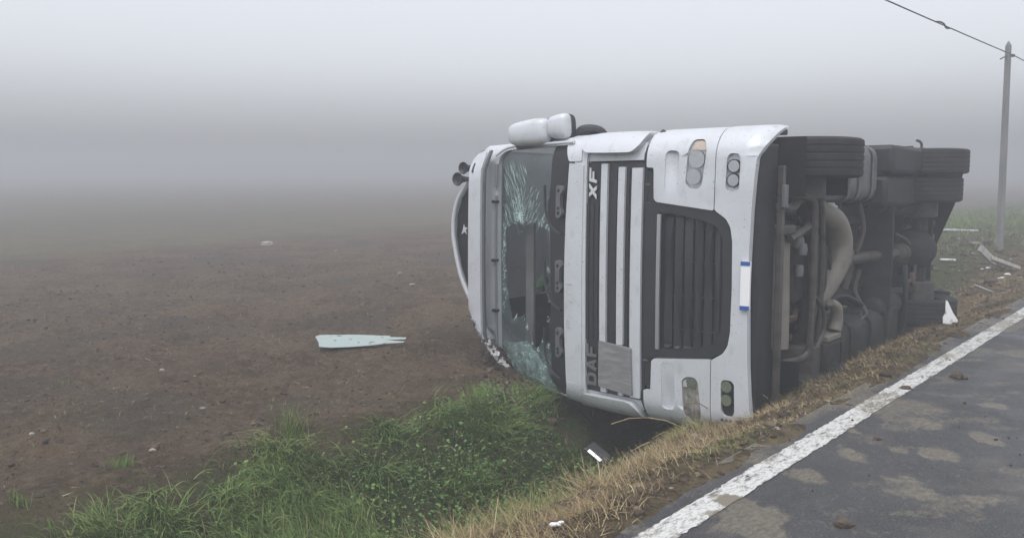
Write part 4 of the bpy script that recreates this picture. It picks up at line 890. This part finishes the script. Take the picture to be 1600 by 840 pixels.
def grow():
    # green bank beyond the ditch: long lying tufts
    def d1(t, s):
        cl = fbm(t * 1.6, s * 1.6, 51, 3); edge = 5.2 + 1.3 * (fbm(t * .8, s * .5, 57, 3) - .45) - .2 * smoothstep(5.8, 7.5, t) - .50 * (1 - smoothstep(1.2, 2.3, t))
        bare = smoothstep(.60, .68, fbm(t * .9 + 5, s * .9, 63, 2) * 1.35)
        return np.clip((cl - .25) * 3, .08, 1) * smoothstep(3.35, 3.6, s) * (1 - smoothstep(edge - .25, edge + .30, s)) * (1 - smoothstep(5.65, 5.95, t) * (1 - smoothstep(4.85, 5.15, s))) * (1 - .85 * bare)
    n = 46000; t, s = sample(n, .9, 8.3, 3.3, 6.4, d1)
    g = fbm(t * 2.4, s * 2.4, 71, 2); near = np.clip(1.2 - (t - 1) / 9, .5, 1.1)
    az0 = 6.0 * fbm(t * 1.1, s * 1.1, 77, 2) + 1.4
    L = rng.uniform(.07, .24, n) * (.55 + 1.1 * g) * (1 - .55 * smoothstep(5.0, 5.6, s))
    tint = np.clip(rng.normal(.44, .17, n) + .55 * (fbm(t * .9, s * .9, 81, 3) - .45), 0, .98); k = rng.random(n) < .06; tint[k] = rng.uniform(.88, 1, k.sum())
    blades('bank_grass', t, s, L, rng.uniform(.0035, .0085, n), rng.uniform(.05, .9, n), rng.uniform(.4, 1.9, n), az0 + rng.normal(0, .75, n), tint, M['grass'])
    # distinct drooping tussocks
    cs = [(1.9, 4.7), (2.3, 5.05), (2.75, 5.0), (3.2, 4.85), (3.35, 5.35), (3.9, 4.9), (4.3, 5.2), (4.5, 4.5), (2.6, 4.2), (1.5, 4.3), (3.4, 4.2), (5.2, 4.8), (1.25, 4.45), (4.9, 5.15), (5.4, 4.9), (6.0, 5.0), (6.5, 5.1)]
    T, S_, Lz, A, Tn = [], [], [], [], []
    for c in cs:
        q = 260; r = np.abs(rng.normal(0, .13, q)); a = rng.uniform(0, 2 * PI, q)
        T.append(c[0] + r * np.cos(a)); S_.append(c[1] + r * np.sin(a)); Lz.append(rng.uniform(.14, .33, q)); A.append(a * .35 + rng.normal(0, .8, q) + rng.uniform(-2.6, -.6)); Tn.append(np.clip(rng.normal(.52, .14, q) + rng.normal(0, .06), 0, 1))
    T, S_, Lz, A, Tn = map(np.concatenate, (T, S_, Lz, A, Tn)); q = len(T)
    blades('tussock_grass', T, S_, Lz, rng.uniform(.004, .009, q), rng.uniform(.35, 1.0, q), rng.uniform(.9, 1.8, q), A, Tn, M['grass'])
    # straw-coloured verge
    def d2(t, s):
        return smoothstep(2.03, 2.24, s + .25 * (fbm(t * 2, s * 2, 91, 3) - .45)) * (1 - smoothstep(3.25, 3.65, s)) * np.clip((fbm(t * 2.2, s * 2.2, 93, 3) - .22) * 2.8, .12, 1) * (1 - .45 * smoothstep(7, 9, t))
    n = 62000; t, s = sample(n, .6, 15, 1.97, 3.7, d2)
    green = smoothstep(.46, .60, fbm(t * .9, s * 1.4, 97, 3) + .16 * smoothstep(2.75, 3.1, s) - .25 * smoothstep(8, 11, t) + .02)
    tint = np.clip(rng.normal(.45, .2, n) + .3 * (fbm(t * 1.7, s * 1.7, 99, 2) - .45), 0, .82); k = rng.random(n) < green * .75; tint[k] = rng.uniform(.86, 1, k.sum())
    L = rng.uniform(.06, .22, n) * (.6 + .8 * smoothstep(2.4, 2.9, s)) * (1 - .55 * smoothstep(3.7, 4.7, t))
    blades('verge_grass', t, s, L, rng.uniform(.0022, .0050, n), rng.uniform(.5, 1.5, n), rng.uniform(-.1, .9, n), 2.6 + rng.normal(0, 1.4, n), tint, M['dry'])
    # churned, thinner grass beyond the lorry and round the pole
    def d3(t, s): return smoothstep(3.3, 4.6, s) * (1 - smoothstep(8, 9.5, s)) * np.clip((fbm(t * .7, s * .7, 101, 3) - .36) * 4, .03, 1) * smoothstep(15.5, 20, t + .5 * (s - 4))
    n = 11000; t, s = sample(n, 14, 42, 3.2, 9.5, d3)
    blades('far_verge_grass', t, s, rng.uniform(.10, .32, n), rng.uniform(.006, .014, n), rng.uniform(.1, .8, n), rng.uniform(.2, 1.2, n), rng.uniform(0, 6.3, n), np.clip(rng.normal(.6, .28, n), 0, 1), M['grass'])
    # sparse shoots on the ploughed soil
    def d4(t, s): return np.clip((fbm(t * .8, s * .8, 111, 3) - .47) * 5, 0, 1)
    n = 2600; t, s = sample(n, -2, 14, 5.2, 15, d4)
    blades('field_shoots', t, s, rng.uniform(.02, .08, n), rng.uniform(.003, .006, n), rng.uniform(.1, 1.2, n), rng.uniform(.1, 1.0, n), rng.uniform(0, 6.3, n), np.clip(rng.normal(.75, .2, n), 0, 1), M['grass'])
    # straw flecks lying on the tilled soil
    n = 5200; t, s = sample(n, -3, 14, 4.9, 15, d6 if False else (lambda t, s: np.clip(.2 + (fbm(t * 1.2, s * 1.2, 141, 3) - .35) * 3, .03, 1) * np.clip(1.4 - np.hypot(t - 3, s - 5) / 11, .08, 1)))
    blades('straw_flecks', t, s, rng.uniform(.02, .07, n), rng.uniform(.0025, .006, n), rng.uniform(1.2, 1.6, n), rng.uniform(-.3, .3, n), rng.uniform(0, 6.3, n), np.clip(rng.normal(.42, .2, n), 0, .8), M['dry'], .008)
    # broad-leaved weeds filling the bank beside the lorry
    def d5(t, s): return smoothstep(3.45, 3.8, s) * (1 - smoothstep(4.9, 5.3, s)) * smoothstep(.8, 3.6, t + 1.6 * (4.3 - s)) * (1 - smoothstep(5.5, 5.9, t)) * np.clip((fbm(t * 1.8, s * 1.8, 121, 3) - .28) * 3, .05, 1)
    n = 3000; t, s = sample(n, 1.2, 7, 3.4, 5.3, d5)
    x, y = xy(t, s); z = height(t, s) + rng.uniform(.02, .22, n) * (.4 + fbm(t * 2, s * 2, 125, 2) * 1.2)
    a = rng.uniform(0, 2 * PI, n); L = rng.uniform(.012, .040, n); W = L * rng.uniform(.45, .8, n); pit = rng.uniform(-.5, .5, n); rol = rng.uniform(-.6, .6, n)
    lp = np.array([(0, 0, 0), (.35, -.45, .08), (.35, 0, .0), (.35, .45, .08), (.75, -.35, .05), (.75, 0, -.03), (.75, .35, .05), (1, 0, -.10)])
    lf = np.array([(0, 1, 2, -1), (0, 2, 3, -1), (1, 4, 5, 2), (2, 5, 6, 3), (4, 7, 5, -1), (5, 7, 6, -1)])
    lx = lp[None, :, 0] * L[:, None]; ly = lp[None, :, 1] * W[:, None]; lz = lp[None, :, 2] * L[:, None] + lx * np.sin(pit)[:, None] + ly * np.sin(rol)[:, None]
    V = np.stack([x[:, None] + lx * np.cos(a)[:, None] - ly * np.sin(a)[:, None], y[:, None] + lx * np.sin(a)[:, None] + ly * np.cos(a)[:, None], z[:, None] + lz], -1).reshape(-1, 3)
    F = np.where(lf[None] >= 0, lf[None] + (np.arange(n) * 8)[:, None, None], -1).reshape(-1, 4)
    tag(fast_mesh('bank_weeds', V, F, M['weed'], np.repeat(np.clip(rng.normal(.5, .22, n), 0, 1), 8), sm=False), kind='stuff')
    # soil crumbs
    ico = bmesh.new(); bmesh.ops.create_icosphere(ico, subdivisions=1, radius=1); iv = np.array([v.co[:] for v in ico.verts]); fi = np.array([[v.index for v in f.verts] + [-1] for f in ico.faces]); ico.free()
    def lumps(name, t, s, r, tint, m, flat=.6, sink=.25):
        n = len(t); x, y = xy(t, s); z = height(t, s)
        P = iv[None] * (1 + rng.uniform(-.38, .38, (n, len(iv), 1))) * r[:, None, None] * np.stack([rng.uniform(.7, 1.5, n), rng.uniform(.7, 1.3, n), np.full(n, flat)], -1)[:, None, :]
        a = rng.uniform(0, 6.3, n)[:, None]; X = P[..., 0] * np.cos(a) - P[..., 1] * np.sin(a); Y = P[..., 0] * np.sin(a) + P[..., 1] * np.cos(a)
        V = np.stack([x[:, None] + X, y[:, None] + Y, (z - r * sink + r * flat * .5)[:, None] + P[..., 2]], -1).reshape(-1, 3)
        F = np.where(fi[None] >= 0, fi[None] + (np.arange(n) * len(iv))[:, None, None], -1).reshape(-1, 4)
        return tag(fast_mesh(name, V, F, m, np.repeat(tint, len(iv)), sm=False), kind='stuff')
    def d6(t, s): return np.clip(.15 + (fbm(t * 1.5, s * 1.5, 131, 3) - .3) * 2, .05, 1) * smoothstep(4.9, 5.8, s) * np.clip(1.4 - np.hypot(t - 3, s - 5) / 14, .08, 1)
    n = 26000; t, s = sample(n, -4, 18, 4.8, 20, d6)
    tn = np.clip(rng.normal(.45, .25, n), 0, .85); k = rng.random(n) < .004; tn[k] = 1
    lumps('soil_crumbs', t, s, np.clip(rng.lognormal(-4.75, .5, n), .004, .032), tn, M['debris_soil'])
    def d7(t, s): return smoothstep(1.95, 2.15, s) * (1 - smoothstep(3.2, 3.7, s)) * np.clip((fbm(t * 1.7, s * 1.7, 133, 3) - .25) * 2.4, .05, 1)
    n = 5000; t, s = sample(n, 1.0, 22, 1.95, 3.7, d7)
    lumps('verge_crumbs', t, s, np.clip(rng.lognormal(-4.5, .55, n), .004, .05), np.clip(rng.normal(.5, .22, n), 0, 1), M['debris_soil'])
    n = 2200; t, s = sample(n, 11.5, 24, 2.6, 8, lambda t, s: np.clip((fbm(t * .9, s * .9, 143, 3) - .25) * 2.4, .05, 1))
    lumps('bank_rubble', t, s, np.clip(rng.lognormal(-3.7, .6, n), .008, .12), np.clip(rng.normal(.5, .25, n), 0, 1), M['debris_soil'])
    n = 900; k = rng.random(n); t = 5.75 + 1.5 * k + rng.normal(0, .16, n); s = 5.0 + 1.35 * k + rng.normal(0, .22, n)
    lumps('churned_soil', t, s, np.clip(rng.lognormal(-3.9, .55, n), .008, .075), np.clip(rng.normal(.45, .22, n), 0, .9), M['debris_soil'])
    n = 700; t = rng.uniform(2.5, 14, n); s = rng.uniform(-3.6, 2.1, n) ; k = fbm(t * .9, s * .9, 137, 2) > .36; t, s = t[k], s[k]
    n = len(t); x, y = xy(t, s); r = np.clip(rng.lognormal(-5.3, .45, n), .002, .014)
    P = iv[None] * (1 + rng.uniform(-.35, .35, (n, len(iv), 1))) * r[:, None, None]
    V = np.stack([x[:, None] + P[..., 0], y[:, None] + P[..., 1], .002 + .5 * r[:, None] + P[..., 2] * .7], -1).reshape(-1, 3)
    F = np.where(fi[None] >= 0, fi[None] + (np.arange(n) * len(iv))[:, None, None], -1).reshape(-1, 4)
    tag(fast_mesh('road_crumbs', V, F, M['debris_soil'], np.repeat(np.clip(rng.normal(.4, .25, n), 0, 1), len(iv)), sm=False), kind='stuff')
grow()

# ------------------------------------------------------------------ pole and cable
def build_pole():
    t, s = 19.2, 3.8; p = Vector(at(t, s, 0)); p.z -= .3
    root = bpy.data.objects.new('utility_pole', None); C.objects.link(root); root.location = (p.x, p.y, p.z)
    tag(root, 'grey square tapered utility pole with pointed tip standing in roadside grass', 'utility pole')
    root.rotation_euler = (0, math.radians(-1.9), math.radians(20))
    H_ = 4.17 - p.z; bm = bmesh.new(); R = []
    for h, r in ((0, .052), (H_ * .5, .048), (H_ - .12, .041), (H_ - .09, .040), (H_ - .0, .006)):
        R.append([bm.verts.new((a * r, b * r, h)) for a, b in ((-1, -1), (1, -1), (1, 1), (-1, 1))])
    for a, b in zip(R, R[1:]):
        for k in range(4): bm.faces.new((a[k], a[(k + 1) % 4], b[(k + 1) % 4], b[k]))
    bm.faces.new(R[0][::-1]); bm.faces.new(R[-1]); from_bm('shaft', bm, M['concrete'], root, bev=.012)
    hz = H_ - .30
    tube('clamp', [(-.16, .04, hz - .05), (-.05, .0, hz), (.08, 0, hz), (.16, 0, hz + .02)], .012, M['cable'], root, 8)
    lathe('insulator', [(.015, -.045), (.032, -.02), (.02, 0), (.032, .02), (.015, .045)], M['cable'], root, 12, (.13, 0, hz + .02), 'X', closed=False)
    # the cable follows the road, sagging between poles
    pts = []
    for d in np.arange(-28, 33, 1.0):
        tt = 19.2 - d; x, y = xy(tt, s); k = d / 32 if d > 0 else -d / 32
        pts.append((x, y, 3.90 - .3 * k * (1 - k)))
    cable = tube('overhead_cable', pts, .010, M['cable'], None, 8, curve=False)
    tag(cable, 'thin dark overhead cable running from the pole top', 'cable')
    kx, ky = xy(19.2 - 4.9, s); k = 4.9 / 32; kz = 3.90 - .3 * k * (1 - k)
    q = [(kx + RD[0] * d, ky + RD[1] * d, kz + h) for d, h in ((-.42, 0), (-.2, .026), (0, .022), (.15, -.022), (.36, 0))]
    tube('splice', q, .013, M['cable'], cable, 8)
build_pole()

# ------------------------------------------------------------------ loose things
def shard(name, poly, th, m, loc, rot=(0, 0, 0)):
    bm = bmesh.new(); f = bm.faces.new([bm.verts.new((x, y, 0)) for x, y in poly])
    r = bmesh.ops.extrude_face_region(bm, geom=[f])
    for g in r['geom']:
        if isinstance(g, bmesh.types.BMVert): g.co.z += th
    o = from_bm(name, bm, m, None, bev=min(.003, th / 3)); o.location = loc; o.rotation_euler = rot; return o
def pebble(name, loc, r, m, seed, sc_=(1, 1, .6), parent=None):
    q = random.Random(seed); bm = bmesh.new(); bmesh.ops.create_icosphere(bm, subdivisions=2, radius=r)
    for v in bm.verts:
        k = 1 + q.uniform(-.12, .12) + .15 * math.sin(v.co.x / r * 3 + seed) ; v.co = Vector((v.co.x * sc_[0], v.co.y * sc_[1], v.co.z * sc_[2])) * k
    o = from_bm(name, bm, m, parent, ang=30); o.location = loc; return o
# pane of side glass lying on the soil
tp = at(6.05, 7.72, .035)
poly = [(-.80, .13), (-.74, .19), (-.1, .22), (.50, .20), (.52, .16), (.80, .155), (.80, .10), (.60, .075), (.44, .07), (.62, .035), (.80, .02), (.78, -.015), (.45, -.07), (.20, -.14), (-.10, -.19), (-.40, -.22), (-.60, -.20), (-.66, -.07), (-.74, .05)]
o = shard('glass_pane', [(x * .66, y * 1.15) for x, y in poly], .004, M['pane'], (-1.76, 9.36, float(height(5.8, 7.55)) + .05), (math.radians(5.5), math.radians(1), 0)); tag(o, 'broken pane of pale green glass lying flat on the ploughed soil', 'glass pane')
# broken mirror in the ditch
rm = bpy.data.objects.new('broken_mirror', None); C.objects.link(rm); rm.location = at(5.93, 4.24, .14); rm.rotation_euler = (math.radians(30), math.radians(-24), math.radians(38))
tag(rm, 'broken wing mirror lying in the dark ditch under the cab', 'wing mirror')
bm = bmesh.new(); add_box(bm, -.085, .06, -.13, .11, -.04, 0); from_bm('housing', bm, M['darkgrey'], rm, bev=.025)
bm = bmesh.new(); add_box(bm, -.080, -.048, -.09, .06, .002, .007); from_bm('mirror_glass', bm, M['mirrorface'], rm)
def px(u, v, z):
    """ground point seen in the photograph at pixel u, v"""
    p = math.atan2(155, 1300); dx, dy = (u - 800) / 1300, -(v - 420) / 1300
    d = Vector((dx, math.cos(p) + dy * math.sin(p), -math.sin(p) + dy * math.cos(p))); k = (z - 1.65) / d.z
    x, y = d.x * k, d.y * k; t = RD[0] * x + RD[1] * y; s = RN[0] * x + RN[1] * y
    return x, y, t, s
def on_ground(u, v, dz=0):
    z = -.3
    for _ in range(12):
        x, y, t, s = px(u, v, z); z = .0 if -4.6 < s < 2.1 else float(height(t, s))
    return (x, y, z + dz)
o = shard('plastic_fragment', [(-.07, 0), (.08, 0), (.09, .06), (.03, .15), (-.03, .28), (-.055, .29), (-.05, .14), (-.075, .08)], .012, M['whiteplastic'], on_ground(1483, 507, .0), (math.radians(68), math.radians(4), math.radians(-18))); tag(o, 'upright pointed white plastic fragment beside the lorry rear wheels', 'fragment')
def board(u, v, l, wd, th, az, m, label, name='board', tilt=0, cat='board'):
    bm = bmesh.new(); add_box(bm, -l / 2, l / 2, -wd / 2, wd / 2, 0, th)
    for vv in bm.verts: vv.co.x += random.uniform(-.02, .02) * l; vv.co.y += random.uniform(-.1, .1) * wd
    o = from_bm(name, bm, m, None, bev=.004); o.location = on_ground(u, v, .03); o.rotation_euler = (0, math.radians(tilt), math.radians(az)); tag(o, label, cat); return o
for u, v, l, wd, th, roll, tilt, nm, ct, lab in ((1542, 412, .42, .15, .04, 52, 43, 'board', 'board', 'pale weathered board propped on the soil, left of the longer grey one'), (1569, 420, .50, .10, .05, 40, 20, 'board', 'board', 'narrow grey board lying right of the pale propped board, near the pole'),
                                           (1541, 438, .38, .045, .035, 30, 22, 'wood_strip', 'wood strip', 'thin pale strip of wood in front of the two boards')):
    o = board(u, v, l, wd, th, -6, M['plank'], lab, nm, 0, ct); o.rotation_euler = (math.radians(roll), math.radians(tilt), math.radians(-6)); o.location.z += .5 * l * math.sin(math.radians(tilt)) - .04
board(1495, 364, 1.0, .05, .04, -6, M['whiteplastic'], 'long thin white rod lying on the grass behind the lorry', 'rod', 1, 'rod')
board(1481, 405, .26, .06, .03, -8, M['whiteplastic'], 'short white sliver lying close behind the lorry', 'sliver', 1, 'sliver')
for i, (u, v, r, lab) in enumerate(((1521, 398, .05, 'small white lump on bare soil left of the pale board'), (1545, 420, .06, 'white crumpled scrap just below the pale board'), (1535, 421, .035, 'tiny white scrap left of the crumpled scrap'),
                                    (1566, 435, .085, 'largest white crumpled scrap on the verge soil near the boards'), (1573, 430, .07, 'white flake resting against the largest crumpled scrap'))):
    tag(pebble('white_scrap', on_ground(u, v, .01), r * .55, M['whiteplastic'], 40 + i, (1.4, .7, .55)), lab, 'scrap', 'white scraps strewn behind the lorry')
tag(pebble('litter', on_ground(868, 828, .03), .018, M['whiteplastic'], 61, (1.5, .9, .6)), 'crumpled white litter lying in dry grass at the road edge', 'litter')
tag(pebble('litter', on_ground(876, 825, .03), .012, M['whiteplastic'], 62, (1.2, .9, .7)), 'smaller scrap of white litter right beside the crumpled piece', 'litter')
for i, (u, v, r, lab) in enumerate(((417, 382, .17, 'largest pale stone, far out on the ploughed field'), (644, 446, .055, 'pale stone on the field right above the glass pane'), (625, 428, .05, 'pale stone beyond the glass pane, farther than its neighbour'),
                                    (253, 583, .035, 'white stone in the middle of the bare soil'), (50, 679, .028, 'small white stone near the left edge of the field'), (239, 704, .03, 'pale stone just above the grassy bank'),
                                    (317, 638, .026, 'small pale stone right of the middle of the soil'), (303, 587, .02, 'small pale stone beside the white stone on the soil'), (525, 392, .05, 'pale stone halfway between largest stone and lorry'))):
    r *= .72
    tag(pebble('stone', on_ground(u, v, r * .25), r, M['stone'], 80 + i, (1.25, .9, .7)), lab, 'stone', 'pale stones on the ploughed field')
for i, (u, v, r, lab) in enumerate(((1316, 822, .036, 'dark tufted clod of earth on the asphalt nearest the camera'), (1496, 590, .045, 'dark clod of earth on the asphalt right of the edge line'), (1371, 687, .022, 'small dark clod on the asphalt between mud patches'), (1226, 660, .02, 'small dark clod lying on the white edge line'), (1416, 608, .03, 'flat dark clod lying on the far part of the edge line'))):
    root = pebble('earth_clod', on_ground(u, v, r * .4), r, M['clod'], 120 + i, (1.2, .9, .75)); tag(root, lab, 'clod', 'clods of earth dropped on the road')
    for k in range(4): pebble('crumb', (random.uniform(-1.6, 1.6) * r, random.uniform(-1.2, 1.2) * r, -r * .2), r * random.uniform(.25, .5), M['clod'], 200 + 7 * i + k, (1, 1, .8), root)
# dead stalks caught under the cab and standing at the verge
def stalks():
    bm = bmesh.new(); r = random.Random(9)
    for (u, v, z, u2, v2, z2) in ((955, 662, -.50, 1012, 652, -.42), (1012, 652, -.42, 1068, 668, -.38), (1020, 684, -.5, 1046, 672, -.34), (1062, 652, -.4, 1088, 666, -.35), (1168, 598, -.1, 1200, 622, -.15), (820, 822, -.6, 770, 802, -.45), (905, 745, -.6, 915, 738, -.5), (1015, 690, -.45, 985, 705, -.5), (1110, 640, -.30, 1072, 628, -.15)):
        a, b = px(u, v, z), px(u2, v2, z2); p, q = Vector((a[0], a[1], z)), Vector((b[0], b[1], z2))
        mid = (p + q) / 2 + Vector((0, 0, r.uniform(.0, .05))); add_tube(bm, [p, mid, q], [.005, .004, .002], 5)
    o = from_bm('dead_stalks', bm, M['straw']); tag(o, kind='stuff')
stalks()
def tuft(u, v, n, h, label, sp=.06):
    x, y, z = on_ground(u, v); t = RD[0] * x + RD[1] * y; s = RN[0] * x + RN[1] * y
    tt = t + rng.normal(0, sp, n); s2 = s + rng.normal(0, sp, n)
    o = blades('grass_tuft', tt, s2, rng.uniform(.5, 1, n) * h, rng.uniform(.003, .006, n), rng.uniform(0, .45, n), rng.uniform(.1, .9, n), rng.uniform(0, 6.3, n), np.clip(rng.normal(.42, .18, n), 0, 1), M['grass'])
    del o['kind']; tag(o, label, 'grass tuft', 'single tufts of grass on the soil')
tuft(457, 690, 130, .30, 'tall upright grass tuft at the edge of bare soil')
tuft(190, 730, 160, .10, 'low wide grass tuft on soil above the bank', .04)
tuft(30, 790, 60, .12, 'small grass tuft near the bottom left corner', .03)
tuft(97, 600, 50, .06, 'tiny sprout on bare soil near the left edge')
# ------------------------------------------------------------------ fog
def build_haze():
    bm = bmesh.new(); add_box(bm, -430, 430, -430, 430, -2.1, 4.9)
    m = bpy.data.materials.new('fog'); m.use_nodes = True; n = m.node_tree; n.nodes.clear()
    v = n.nodes.new('ShaderNodeVolumePrincipled'); o = n.nodes.new('ShaderNodeOutputMaterial')
    v.inputs['Color'].default_value = (0.655, 0.665, 0.69, 1); v.inputs['Density'].default_value = HAZE_DENSITY; v.inputs['Anisotropy'].default_value = 0.2
    n.links.new(v.outputs[0], o.inputs['Volume'])
    h = from_bm('haze', bm, m); tag(h, kind='stuff')
build_haze()
